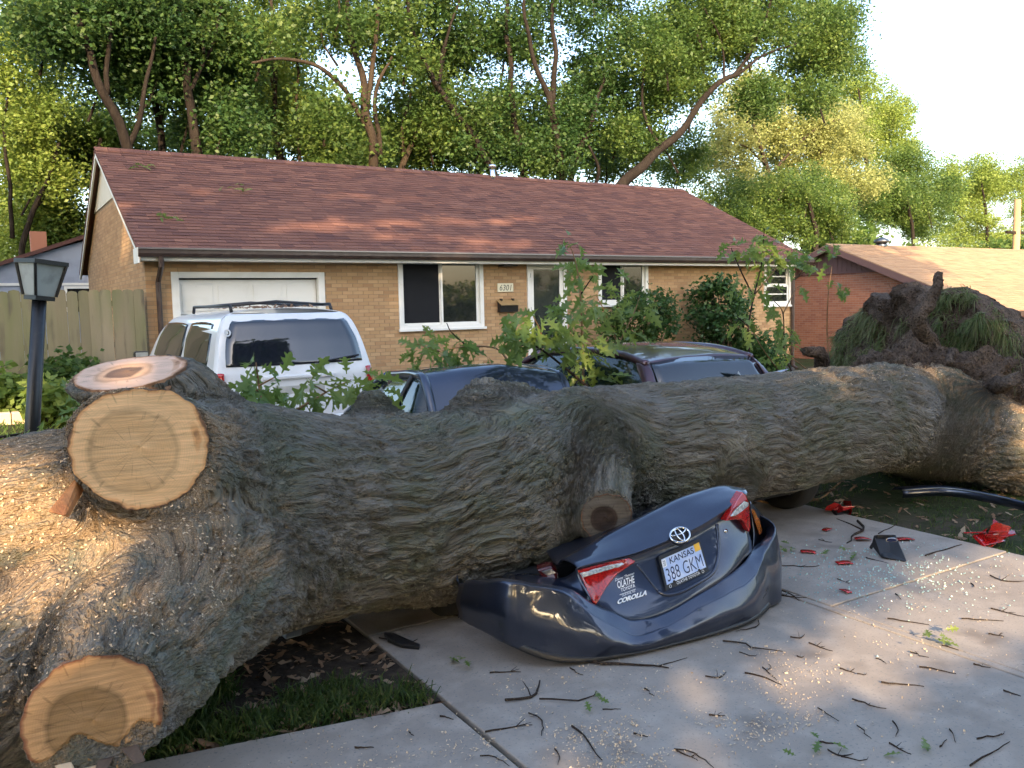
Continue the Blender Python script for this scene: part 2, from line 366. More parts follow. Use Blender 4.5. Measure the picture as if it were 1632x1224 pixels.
sp = at(966, 824, 3.95)
limb([(3.40, 4.60, .84, .26), (3.26, 4.28, .72, .20), (sp[0], sp[1], sp[2], .140)], (-.42, -.86, -.10), .10, 'S')
limb([(3.40, 4.42, 1.0, .08), (3.34, 4.30, .80, .12)], None, .14)                       # ridge over the stub
limb([(2.0, 4.9, 1.05, .20), (2.06, 5.0, 1.20, .13)], None, .14)                        # swelling on top
limb([(2.75, 4.85, 1.05, .26), (2.88, 5.02, 1.12, .20), (3.2, 5.1, 1.1, .2)], None, .12)
limb([(2.5, 4.42, .42, .18), (2.45, 4.38, .40, .16)], None, .16)
limb([(2.30, 4.52, .46, .38), (2.95, 4.42, .49, .34)], None, .14)
limb([(4.55, 4.5, .6, .12), (4.75, 4.44, .42, .10)], None, .14)
limb([(7.7, 4.8, .6, .45), (8.35, 4.25, .35, .36), (8.9, 3.75, .15, .26)], None, .25)    # root flares
limb([(7.9, 5.2, .5, .4), (8.5, 5.8, .3, .35), (9.0, 6.3, .2, .2)], None, .25)
hv = .0140
lo = np.array([-1.45, 2.78, -.12]); hi = np.array([9.15, 6.1, 1.72])
dims = np.ceil((hi-lo)/hv).astype(int)
axs = [lo[i]+hv*np.arange(dims[i]) for i in range(3)]
S = np.full(dims, 5.0, np.float32)
def sd_cone(P, a, b, ra, rb):
    a = np.array(a, np.float32); ab = np.array(b, np.float32)-a
    d = [P[i]-a[i] for i in range(3)]
    t = np.clip((d[0]*ab[0]+d[1]*ab[1]+d[2]*ab[2])/float(ab@ab), 0, 1)
    return np.sqrt((d[0]-t*ab[0])**2+(d[1]-t*ab[1])**2+(d[2]-t*ab[2])**2)-(ra+t*(rb-ra))
for a, b, ra, rb, c, k in prims:
    mn = np.minimum(a, b)-max(ra, rb)-.2; mx = np.maximum(a, b)+max(ra, rb)+.2
    i0 = np.clip(((mn-lo)/hv).astype(int), 0, dims-1); i1 = np.clip(((mx-lo)/hv).astype(int)+1, 1, dims)
    sl = tuple(slice(i0[i], i1[i]) for i in range(3))
    P = [axs[0][sl[0]].astype(np.float32)[:, None, None], axs[1][sl[1]].astype(np.float32)[None, :, None], axs[2][sl[2]].astype(np.float32)[None, None, :]]
    d = sd_cone(P, a, b, ra, rb)
    if c is not None:
        d = np.maximum(d, ((P[0]-c[0][0])*c[1][0]+(P[1]-c[0][1])*c[1][1]+(P[2]-c[0][2])*c[1][2]).astype(np.float32))
    s0 = S[sl]; h = np.maximum(k-np.abs(s0-d), 0)/k
    S[sl] = np.minimum(s0, d)-h*h*k*.25
# keep every saw cut flat where a neighbouring limb is blended over it
def surface_nets(S, lo, h):
    neg = S < 0
    c = neg[:-1, :-1, :-1].astype(np.int8)
    for dx in (0, 1):
        for dy in (0, 1):
            for dz in (0, 1):
                if dx or dy or dz:
                    c = c+neg[dx:S.shape[0]-1+dx, dy:S.shape[1]-1+dy, dz:S.shape[2]-1+dz]
    act = (c > 0) & (c < 8); I = np.argwhere(act); n = len(I)
    idx = np.full(act.shape, -1, np.int32); idx[act] = np.arange(n)
    acc = np.zeros((n, 3)); cnt = np.zeros(n)
    C = [(dx, dy, dz) for dx in (0, 1) for dy in (0, 1) for dz in (0, 1)]
    vals = {o: S[I[:, 0]+o[0], I[:, 1]+o[1], I[:, 2]+o[2]] for o in C}
    for o in C:
        for ax in range(3):
            if o[ax] == 0:
                p = list(o); p[ax] = 1; p = tuple(p); v0, v1 = vals[o], vals[p]; mk = (v0 < 0) != (v1 < 0)
                t = np.where(mk, v0/np.where(mk, v0-v1, 1), 0); q = np.tile(np.array(o, float), (n, 1)); q[:, ax] = t
                acc[mk] += q[mk]; cnt[mk] += 1
    V = lo+(I+acc/cnt[:, None])*h
    Fs = []
    for ax in range(3):
        s0 = [slice(None)]*3; s1 = [slice(None)]*3; s0[ax] = slice(0, -1); s1[ax] = slice(1, None)
        a, b = neg[tuple(s0)], neg[tuple(s1)]; E = np.argwhere(a != b)
        o1, o2 = [i for i in range(3) if i != ax]
        E = E[(E[:, o1] > 0) & (E[:, o2] > 0) & (E[:, o1] < S.shape[o1]-1) & (E[:, o2] < S.shape[o2]-1)]
        inside = a[tuple(E.T)]
        def cell(d1, d2):
            q = E.copy(); q[:, o1] += d1; q[:, o2] += d2; return idx[tuple(q.T)]
        qd = np.stack([cell(-1, -1), cell(0, -1), cell(0, 0), cell(-1, 0)], 1)
        flip = inside if ax != 1 else ~inside
        qd[~flip] = qd[~flip][:, ::-1]; Fs.append(qd)
    return V, np.concatenate(Fs)
TV, TF = surface_nets(S, lo, hv)
def trilin(P):
    q = (P-lo)/hv; i = np.clip(np.floor(q).astype(int), 0, dims-2); f = q-i; r = 0
    for dx in (0, 1):
        for dy in (0, 1):
            for dz in (0, 1):
                r = r+S[i[:, 0]+dx, i[:, 1]+dy, i[:, 2]+dz]*(f[:, 0] if dx else 1-f[:, 0])*(f[:, 1] if dy else 1-f[:, 1])*(f[:, 2] if dz else 1-f[:, 2])
    return r
def grad(P, e=.03):
    g = np.stack([trilin(P+np.eye(3)[i]*e)-trilin(P-np.eye(3)[i]*e) for i in range(3)], 1)
    return g/np.maximum(np.linalg.norm(g, axis=1), 1e-6)[:, None]
NR = grad(TV)
# grain direction: the blended direction of the nearest limbs
T = np.zeros_like(TV); WS = np.zeros(len(TV))
for a, b, ra, rb, c, k in prims:
    a_ = np.array(a); ab = np.array(b)-a_; d = TV-a_; t = np.clip((d@ab)/(ab@ab), 0, 1)
    dist = np.linalg.norm(d-t[:, None]*ab, axis=1)-(ra+t*(rb-ra))
    w = np.exp(-np.clip(dist, 0, 1)/.05); tt = ab/np.linalg.norm(ab); tt = tt if tt[0] > -.01 else -tt
    T += w[:, None]*tt; WS += w
T /= np.maximum(np.linalg.norm(T, axis=1), 1e-6)[:, None]
Q = TV-FORK; al = (Q*T).sum(1)
QC = Q-T*(al*(1-.20))[:, None]             # compressed along the grain
warp = np.stack([pnoise(TV*2.3+5), pnoise(TV*2.3+31), pnoise(TV*2.3+77)], 1)
QC2 = QC+.040*warp+.010*np.stack([pnoise(TV*7+3), pnoise(TV*7+41), pnoise(TV*7+57)], 1)
lum = fbm(TV*1.5+3, 2)
n1 = pnoise(QC2*10.5); n2 = pnoise(QC2*19+9); n3 = pnoise(QC2*31+23)
fur = np.exp(-(n1/.16)**2)+.75*np.exp(-(n2/.18)**2)+.45*np.exp(-(n3/.22)**2)       # narrow furrows between flat plates
# plate edges that step down along the grain
ph = pnoise(QC2*np.array([4.5, 4.5, 4.5])+13)*3.0; saw = ph-np.floor(ph); saw = np.where(saw < .86, saw/.86, (1-saw)/.14)
amp = np.clip(.85+.55*pnoise(TV*1.1+21), .35, 1.4)
bark = amp*(-.023*fur+.014+.013*(saw-.5)) + .015*lum + .004*fbm(TV*34, 2)
mask = np.ones(len(TV))
for nm, (c0, n0) in cuts.items():
    dd = (TV-c0)@n0; rr = np.linalg.norm(TV-c0-dd[:, None]*n0, axis=1)
    near = (np.abs(dd) < .03) & (rr < .5)
    mask[near] *= np.clip((-dd[near]-.004)/.026, 0, 1)
smooth_S = np.clip(np.linalg.norm(TV-np.array([3.2, 4.1, .62]), axis=1)/.30, .35, 1)
TVd = TV+NR*(bark*mask*smooth_S)[:, None]
trunk_me = fastmesh('trunk', TVd, TF, True)
at_ = trunk_me.attributes.new('bark_co', 'FLOAT_VECTOR', 'POINT'); at_.data.foreach_set('vector', QC2.astype(np.float32).ravel())
# saw dust lying on the upper sides of the left limbs and on the root end: dirt with a patchy shape of its own
up = NR[:, 2]
dust = np.clip(1.25-np.linalg.norm((TV-np.array([.1, 4.1, .9]))*np.array([1, .8, 1]), axis=1)*.95, 0, 1)*np.clip(up*1.3+.55, 0, 1)
dust = np.maximum(dust, .75*np.clip((TV[:, 0]-7.5)/.6, 0, 1)*np.clip(1-np.abs(TV[:, 2]-.7)/.9, 0, 1))
dust = np.maximum(dust, .55*np.clip((TV[:, 0]-4.6)/1.2, 0, 1)*np.clip((up-.45)*2.5, 0, 1))
a2 = trunk_me.attributes.new('dust', 'FLOAT', 'POINT'); a2.data.foreach_set('value', dust.astype(np.float32))
def bark_material():
    mt = bpy.data.materials.new('bark'); mt.use_nodes = True; N, L = nodes(mt); B = N['Principled BSDF']; B.inputs['Roughness'].default_value = .95; B.inputs['Specular IOR Level'].default_value = .2
    co = N.new('ShaderNodeAttribute'); co.attribute_name = 'bark_co'; du = N.new('ShaderNodeAttribute'); du.attribute_name = 'dust'
    ge = N.new('ShaderNodeNewGeometry')
    def nz(scale, detail, vec, rough=.6):
        n = N.new('ShaderNodeTexNoise'); n.inputs['Scale'].default_value = scale; n.inputs['Detail'].default_value = detail; n.inputs['Roughness'].default_value = rough; L.new(vec, n.inputs['Vector']); return n.outputs['Fac']
    def ramp(f, lo, hi):
        m_ = N.new('ShaderNodeMapRange'); m_.inputs[1].default_value = lo; m_.inputs[2].default_value = hi; L.new(f, m_.inputs[0]); return m_.outputs[0]
    def mixc(f, a, b):
        x = N.new('ShaderNodeMix'); x.data_type = 'RGBA'; L.new(f, x.inputs[0])
        for s, v in ((6, a), (7, b)):
            if isinstance(v, tuple): x.inputs[s].default_value = (*v, 1)
            else: L.new(v, x.inputs[s])
        return x.outputs[2]
    cv = co.outputs['Vector']; pv = ge.outputs['Position']
    def fold(f, g):
        r = []
        for q in (f, g):
            sb = N.new('ShaderNodeMath'); sb.operation = 'SUBTRACT'; L.new(q, sb.inputs[0]); sb.inputs[1].default_value = .5
            ab = N.new('ShaderNodeMath'); ab.operation = 'ABSOLUTE'; L.new(sb.outputs[0], ab.inputs[0]); r.append(ramp(ab.outputs[0], 0, .11))
        ad_ = N.new('ShaderNodeMath'); ad_.operation = 'MULTIPLY_ADD'; L.new(r[1], ad_.inputs[0]); ad_.inputs[1].default_value = .6; L.new(r[0], ad_.inputs[2]); return ad_.outputs[0]
    c = mixc(ramp(nz(14, 6, cv), .38, .66), (.150, .132, .105), (.275, .248, .205))
    c = mixc(ramp(nz(2.2, 4, pv), .46, .68), c, (.160, .165, .118))          # lichen green
    c = mixc(ramp(nz(1.6, 3, pv), .56, .72), c, (.235, .225, .21))           # grey bloom
    c = mixc(ramp(nz(45, 5, cv), .56, .75), c, (.085, .070, .056))
    # dust
    ad = N.new('ShaderNodeMath'); ad.operation = 'ADD'; L.new(nz(60, 6, pv, .75), ad.inputs[0])
    hf = N.new('ShaderNodeMath'); hf.operation = 'MULTIPLY_ADD'; L.new(du.outputs['Fac'], hf.inputs[0]); hf.inputs[1].default_value = .42; hf.inputs[2].default_value = -.42
    L.new(hf.outputs[0], ad.inputs[1])
    ad3 = N.new('ShaderNodeMath'); ad3.operation = 'ADD'; L.new(ad.outputs[0], ad3.inputs[0]); L.new(ramp(nz(6, 4, cv), .3, .75), ad3.inputs[1])
    md = N.new('ShaderNodeMath'); md.operation = 'MULTIPLY'; L.new(ramp(ad3.outputs[0], .62, .95), md.inputs[0]); L.new(ramp(du.outputs['Fac'], .02, .3), md.inputs[1])
    c = mixc(md.outputs[0], c, mixc(ramp(nz(180, 2, pv), .4, .6), (.28, .19, .115), (.44, .32, .205)))
    L.new(c, B.inputs['Base Color'])
    b1 = N.new('ShaderNodeBump'); b1.inputs['Strength'].default_value = .9; b1.inputs['Distance'].default_value = .022; L.new(fold(nz(24, 3, cv, .5), nz(46, 3, cv, .5)), b1.inputs['Height'])
    b2 = N.new('ShaderNodeBump'); b2.inputs['Strength'].default_value = .6; b2.inputs['Distance'].default_value = .006; L.new(nz(120, 4, pv), b2.inputs['Height']); L.new(b1.outputs[0], b2.inputs['Normal'])
    L.new(b2.outputs[0], B.inputs['Normal'])
    return mt
M['bark'] = bark_material()
tree = empty('fallen_oak_tree', 'huge fallen oak trunk lying across the driveway on the crushed cars', 'tree', loc=(8.3, 4.9, 0))
obj('trunk', trunk_me, M['bark'], tree)
def cutmat(name, sap, heart, edge, hr, dark=(.12, .075, .045), darkr=0.0, rays=.25, rough=.85):
    """end grain: growth rings, heart wood and cambium as functions of the radial coordinate stored on the disc"""
    mt = bpy.data.materials.new(name); mt.use_nodes = True; N, L = nodes(mt); B = N['Principled BSDF']; B.inputs['Roughness'].default_value = rough; B.inputs['Specular IOR Level'].default_value = .25
    at1 = N.new('ShaderNodeAttribute'); at1.attribute_name = 'ring'
    tc = N.new('ShaderNodeTexCoord')
    nz = N.new('ShaderNodeTexNoise'); nz.inputs['Scale'].default_value = 7; nz.inputs['Detail'].default_value = 4; L.new(tc.outputs['Object'], nz.inputs['Vector'])
    ad = N.new('ShaderNodeMath'); ad.operation = 'MULTIPLY_ADD'; L.new(nz.outputs['Fac'], ad.inputs[0]); ad.inputs[1].default_value = .22; ad.inputs[2].default_value = -.11
    rr = N.new('ShaderNodeMath'); rr.operation = 'ADD'; L.new(at1.outputs['Fac'], rr.inputs[0]); L.new(ad.outputs[0], rr.inputs[1])
    cr = N.new('ShaderNodeValToRGB'); e = cr.color_ramp.elements
    stops = []
    if darkr: stops += [(0, dark), (darkr, dark), (darkr+.08, heart)]
    else: stops += [(0, heart)]
    stops += [(hr-.06, heart), (hr, tuple(x*.82 for x in heart)), (hr+.08, sap), (.925, sap), (.972, edge), (1.0, (.20, .105, .06))]
    while len(e) < len(stops): e.new(.5)
    for i, (p, c) in enumerate(stops): e[i].position = p; e[i].color = (*c, 1)
    L.new(rr.outputs[0], cr.inputs[0])
    sn = N.new('ShaderNodeMath'); sn.operation = 'SINE'; ml = N.new('ShaderNodeMath'); ml.operation = 'MULTIPLY'; ml.inputs[1].default_value = 170; L.new(rr.outputs[0], ml.inputs[0]); L.new(ml.outputs[0], sn.inputs[0])
    mr = N.new('ShaderNodeMapRange'); mr.inputs[1].default_value = -1; mr.inputs[2].default_value = 1; mr.inputs[3].default_value = .955; mr.inputs[4].default_value = 1.02; L.new(sn.outputs[0], mr.inputs[0])
    # saw marks: streaks in one direction
    mp = N.new('ShaderNodeMapping'); mp.inputs['Scale'].default_value = (3, 3, 42); mp.inputs['Rotation'].default_value = (.2, .5, 0); L.new(tc.outputs['Object'], mp.inputs[0])
    n2 = N.new('ShaderNodeTexNoise'); n2.inputs['Scale'].default_value = 2.2; n2.inputs['Detail'].default_value = 5; L.new(mp.outputs[0], n2.inputs['Vector'])
    m2 = N.new('ShaderNodeMapRange'); m2.inputs[1].default_value = .3; m2.inputs[2].default_value = .7; m2.inputs[3].default_value = 1-rays; m2.inputs[4].default_value = 1.1; L.new(n2.outputs['Fac'], m2.inputs[0])
    mm = N.new('ShaderNodeMath'); mm.operation = 'MULTIPLY'; L.new(mr.outputs[0], mm.inputs[0]); L.new(m2.outputs[0], mm.inputs[1])
    an = N.new('ShaderNodeAttribute'); an.attribute_name = 'turn'
    n3 = N.new('ShaderNodeTexNoise'); n3.noise_dimensions = '2D'; n3.inputs['Scale'].default_value = 1.0; n3.inputs['Detail'].default_value = 2
    cx = N.new('ShaderNodeCombineXYZ'); m9 = N.new('ShaderNodeMath'); m9.operation = 'MULTIPLY'; m9.inputs[1].default_value = 2.5; L.new(at1.outputs['Fac'], m9.inputs[0]); L.new(an.outputs['Fac'], cx.inputs[0]); L.new(m9.outputs[0], cx.inputs[1]); L.new(cx.outputs[0], n3.inputs['Vector'])
    m4 = N.new('ShaderNodeMapRange'); m4.inputs[1].default_value = .62; m4.inputs[2].default_value = .78; m4.inputs[3].default_value = 1.0; m4.inputs[4].default_value = .66; L.new(n3.outputs['Fac'], m4.inputs[0])
    m5 = N.new('ShaderNodeMath'); m5.operation = 'MULTIPLY'; L.new(mm.outputs[0], m5.inputs[0]); L.new(m4.outputs[0], m5.inputs[1]); mm = m5
    vm = N.new('ShaderNodeVectorMath'); vm.operation = 'SCALE'; L.new(cr.outputs[0], vm.inputs[0]); L.new(mm.outputs[0], vm.inputs['Scale'])
    L.new(vm.outputs[0], B.inputs['Base Color'])
    bp = N.new('ShaderNodeBump'); bp.inputs['Strength'].default_value = .5; bp.inputs['Distance'].default_value = .006; L.new(n2.outputs['Fac'], bp.inputs['Height']); L.new(bp.outputs[0], B.inputs['Normal'])
    return mt
CUTM = {'A': cutmat('fresh_cut', (.86, .53, .26), (.74, .45, .215), (.74, .37, .15), .64, rays=.22),
        'B': cutmat('pale_cut', (.68, .45, .32), (.56, .35, .22), (.52, .28, .16), .50, (.16, .10, .07), .30, rays=.12),
        'C': cutmat('amber_cut', (.58, .33, .15), (.34, .20, .09), (.30, .12, .06), .55, rays=.30),
        'D': cutmat('far_cut', (.55, .34, .16), (.42, .26, .12), (.40, .2, .08), .6),
        'S': cutmat('old_cut', (.155, .13, .105), (.075, .05, .04), (.13, .10, .08), .52, (.05, .035, .028), .42, rays=.3)}
CUTLAB = {'A': 'large bright orange round saw cut', 'B': 'pale saw cut facing the sky', 'C': 'low amber saw cut with dark heart and torn lower edge', 'S': 'small weathered grey stub end', 'D': None}
def rootfind(c0, d, lo_, hi_):
    a, b = lo_, hi_
    for _ in range(24):
        mid = (a+b)/2
        v = trilin((c0+d*mid)[None])[0]
        if v < 0: a = mid
        else: b = mid
    return a
for nm, (c0, n0) in cuts.items():
    if nm == 'D': pass
    u = np.cross(n0, [0, 0, 1.0]); u = u/np.linalg.norm(u); w = np.cross(u, n0)
    ci = c0-n0*.03; NT, NRD = 96, 30; V = [c0+n0*.012]; rv = [0.0]
    rr = []
    for k in range(NT):
        t = 2*math.pi*k/NT; d = u*math.cos(t)+w*math.sin(t)
        R_ = rootfind(ci, d, .05, .45); R_ = min(R_, {'A': .275, 'B': .262, 'C': .215, 'D': .42, 'S': .150}[nm])*(1+.025*math.sin(2*t+1.3)+.018*math.sin(3*t+.4))+.0025*math.sin(13*t)+random.uniform(-.0035, .0035)
        rr.append(R_)
    for j in range(1, NRD+1):
        for k in range(NT):
            t = 2*math.pi*k/NT; d = u*math.cos(t)+w*math.sin(t); f = j/NRD
            V.append(c0+n0*(.012+(.003*math.sin(f*9+t*2)))+d*rr[k]*f); rv.append(f)
    off = len(V)
    for k in range(NT):
        t = 2*math.pi*k/NT; d = u*math.cos(t)+w*math.sin(t); V.append(c0-n0*.05+d*rr[k]*1.0); rv.append(1.0)
    Fc = [(0, 1+k, 1+(k+1) % NT) for k in range(NT)]
    for j in range(1, NRD+1):
        b0 = 1+(j-1)*NT; b1 = (1+j*NT) if j < NRD else off
        for k in range(NT): k2 = (k+1) % NT; Fc.append((b0+k, b1+k, b1+k2, b0+k2))
    if nm == 'C':
        # the lower third of this cut is torn away: a recessed splintered hollow
        V = np.array(V); rel = (V-c0)@w; lat = (V-c0)@u
        tear = np.clip((-rel-.062+.03*np.sin(lat*31))/.03, 0, 1)
        V = V-n0*(tear*(.05+.05*pnoise(V*22)+.03*pnoise(V*60)))[:, None]
    V = np.array(V); cen = V[0].copy()
    me = bpy.data.meshes.new('saw_cut'); me.from_pydata([tuple(v-cen) for v in V], [], Fc); me.update()
    for p in me.polygons: p.use_smooth = len(p.vertices) == 3
    aa = me.attributes.new('ring', 'FLOAT', 'POINT')
    offc = u*.10*rr[0]+w*(-.06)*rr[0]; relc = V-c0-offc; ang_ = np.arctan2(relc@w, relc@u); rv = np.array(rv); rv2 = np.where(rv > .88, rv, np.clip(np.linalg.norm(relc-np.outer(relc@n0, n0), axis=1)/np.mean(rr), 0, .93)*np.clip((.97-rv)/.09, 0, 1)+rv*(1-np.clip((.97-rv)/.09, 0, 1)))
    aa.data.foreach_set('value', rv2.astype(np.float32)); ab_ = me.attributes.new('turn', 'FLOAT', 'POINT'); ab_.data.foreach_set('value', (np.abs(ang_)*11).astype(np.float32))
    o = obj('saw_cut', me, CUTM[nm], tree, loc=tuple(cen))
    if CUTLAB[nm]: o['label'] = CUTLAB[nm]
    if nm == 'C':
        SPL = (c0, n0, u, w)
# splinters in the torn cut
c0, n0, u, w = SPL
for k, (a, b, s, c) in enumerate(((-.10, -.115, .055, 0), (.03, -.15, .08, 1), (.10, -.12, .05, 1), (-.03, -.135, .05, 0))):
    p = c0+u*a+w*b-n0*.02; q = p+(-w*.05+u*.03*(1 if k % 2 else -1)+n0*.05); v = u*s
    MB().prism([p-v*.5, p+v*.5, q+v*.35, q-v*.3], n0*.025).build('splinter', M['chip'] if c else M['root'], tree, bevel=.004)
# the split wedge of wood hanging under the large cut
p = at(100, 790, 3.95); q = at(128, 752, 4.05); s1 = at(75, 815, 3.9); s2 = at(103, 822, 3.88); s3 = at(133, 768, 4.05)
MB().prism([q, s1, s2, s3], (.02, .05, -.02)).build('wood_wedge', M['wood'], tree, bevel=.006)
# root plate ---------------------------------------------------------
def lump(name, c, r, amp, fq, mt, parent, seed=0, sub=6):
    bm = bmesh.new(); bmesh.ops.create_icosphere(bm, subdivisions=sub, radius=1.0)
    me = bpy.data.meshes.new(name); bm.to_mesh(me); bm.free()
    V = np.zeros(len(me.vertices)*3, np.float32); me.vertices.foreach_get('co', V); V = V.reshape(-1, 3).astype(float)
    n = V.copy(); P = V*np.array(r)
    P = P+n*(amp*fbm(P*fq+seed, 4)+amp*.35*np.abs(pnoise(P*fq*5+seed))+.25*amp*pnoise(P*fq*14+seed))[:, None]+np.array(c)
    me.vertices.foreach_set('co', P.astype(np.float32).ravel())
    for p_ in me.polygons: p_.use_smooth = True
    me.update(); return obj(name, me, mt, parent), P
# the torn-up root plate stands on edge at the foot of the trunk: its former lawn side faces the viewer
tp = [(1330, 582), (1334, 545), (1340, 520), (1352, 500), (1366, 496), (1380, 490), (1386, 466), (1400, 468), (1412, 474), (1424, 478), (1434, 456), (1446, 450), (1460, 458), (1474, 470), (1490, 470), (1506, 460), (1520, 456), (1540, 470), (1572, 486), (1600, 512), (1632, 545), (1670, 580), (1700, 620)]
tx_ = np.array([p[0] for p in tp], float); ty_ = np.array([p[1] for p in tp], float); pxs = np.linspace(1330, 1700, 130); G = []; GP = []
for j in range(70):
    t = j/69.0; row = []; rp = []
    for i, px in enumerate(pxs):
        e = (i/129.0)*2-1; y = np.interp(px, tx_, ty_); back = max(0, (t-.80)/.20); tt = min(1, t/.80)
        X_ = 8.45+.55*abs(e)**2.5+.35*tt**3+back*1.1; p = atX(px, 700+(y-700)*tt, X_-back*1.1*.0) if not back else atX(px, y, 8.45+.55*abs(e)**2.5+.35)+np.array([back*1.0, 0, -.25*back*back])
        row.append(p); rp.append((px, 700+(y-700)*tt))
    G.append(row); GP.append(rp)
G = np.array(G); GP = np.array(GP).reshape(-1, 2); Vp = G.reshape(-1, 3)
nv_ = fbm(Vp*1.7+4, 3)*.20+np.abs(pnoise(Vp*6+2))*.14+pnoise(Vp*16+8)*.05+np.abs(pnoise(Vp*31+5))*.05
vert = pnoise(Vp*np.array([3, 9, 1.2])+3)*.09      # hanging roots and slumped soil
Vp = Vp+np.stack([-(nv_+vert), .35*pnoise(Vp*5+31)*.2, .5*(pnoise(Vp*7+61)*.09+pnoise(Vp*18+13)*.03)], 1)
PP = Vp; PXY = GP
gridmesh('root_plate', Vp.reshape(G.shape), M['soil'], tree)
mound, MP = lump('soil_clump', (7.85, 5.22, .98), (.70, .50, .30), .20, 3.2, M['soil'], tree, 9)
mound2, MP2 = lump('soil_clump', (8.3, 5.0, .95), (.40, .5, .34), .22, 3.6, M['soil'], tree, 19, 5)
for pts, r in (([(8.75, 5.25, 1.0), at(1466, 520, 5.1), at(1480, 484, 5.05), at(1494, 456, 5.0), at(1497, 434, 5.0)], [.10, .075, .062, .052, .042]),
               ([(8.3, 6.1, .7), (7.8, 6.1, .95), at(1308, 566, 6.0), at(1282, 560, 6.0)], [.12, .09, .075, .05]),
               ([(8.6, 4.8, .9), at(1600, 612, 4.25), at(1625, 603, 4.1)], [.09, .065, .05]),
               ([(8.2, 4.9, .9), at(1518, 562, 4.9), at(1512, 578, 4.7)], [.05, .045, .03])):
    P = crm([tuple(p) for p in pts], 10); rr = np.interp(np.linspace(0, 1, len(P)), np.linspace(0, 1, len(r)), r)
    mbr = MB().tube(P, rr, 20); Vr = np.array(mbr.v); Vr = Vr+.022*np.stack([pnoise(Vr*9+i*9)+.6*pnoise(Vr*24+i*5) for i in range(3)], 1); mbr.v = [tuple(v) for v in Vr]
    mbr.build('root', M['soil'], tree, True)
def blades(name, base, nrm, n, L, wd, mt, parent=None, droop=.6, seed=0, up=(0, 0, 1), lean=.5):
    """base (k,3) points to choose from; curved three-segment grass blades joined into one mesh"""
    rg = np.random.RandomState(seed); ix = rg.randint(0, len(base), n); B = base[ix]+rg.normal(0, .012, (n, 3)); Nn = nrm[ix]
    d = Nn+np.array(up)*.6+rg.normal(0, lean, (n, 3)); d /= np.linalg.norm(d, axis=1)[:, None]
    sd = np.cross(d, rg.normal(size=(n, 3))); sd /= np.maximum(np.linalg.norm(sd, axis=1), 1e-5)[:, None]
    ln = L*rg.uniform(.45, 1.25, n)[:, None]; V = []
    dr = np.array([0, 0, -1.0])
    for t, ww in ((0, 1), (.45, .85), (.8, .55), (1.0, .06)):
        c = B+d*ln*t+dr*(droop*ln*t*t*rg.uniform(.7, 1.3, (n, 1)) if t else 0)
        V += [c-sd*wd*ww*.5, c+sd*wd*ww*.5]
    V = np.stack(V, 1).reshape(-1, 3); b = (np.arange(n)*8)[:, None]
    Fc = np.concatenate([b+np.array([[0, 1, 3, 2]]), b+np.array([[2, 3, 5, 4]]), b+np.array([[4, 5, 7, 6]])])
    o = obj(name, fastmesh(name, V, Fc), mt, parent); o['kind'] = 'stuff'; return o
fz = np.arange(len(PP)) < 58*130
pn = np.tile(np.array([-1.0, -.15, .25]), (len(PP), 1))
selL = fz & (PXY[:, 0] > 1322) & (PXY[:, 0] < 1408) & (PXY[:, 1] < 600) & (PXY[:, 1] > 488+np.clip((PXY[:, 0]-1375), 0, 60)*.9) & (pnoise(PP*3.5+7) > -.12)
selR = fz & (PXY[:, 0] > 1492) & (PXY[:, 0] < 1660) & (PXY[:, 1] < 470+np.clip(90-np.abs(PXY[:, 0]-1535)*.25, 20, 90)) & (pnoise(PP*3.5+2) > -.10)
selR2 = fz & (PXY[:, 0] > 1430) & (PXY[:, 0] < 1632) & (PXY[:, 1] > 500) & (pnoise(PP*2.5+3) > .15)
blades('hanging_grass', PP[selL], pn[selL], 2400, .16, .009, M['turf'], tree, 1.0, 1, (0, 0, .1))
blades('hanging_grass', PP[selR], pn[selR], 2400, .15, .009, M['turf'], tree, .9, 2, (0, 0, .3))
blades('hanging_grass', PP[selR2], pn[selR2], 1200, .16, .008, M['turf'], tree, 1.2, 4, (0, 0, .2))
fr = np.concatenate([MP, MP2]); frn = np.tile(np.array([-.7, -.5, .4]), (len(fr), 1))
blades('fine_roots', np.concatenate([fr, PP[fz]]), np.concatenate([frn, pn[fz]]), 9000, .15, .005, M['root'], tree, 1.0, 3, (0, 0, 0), .8)

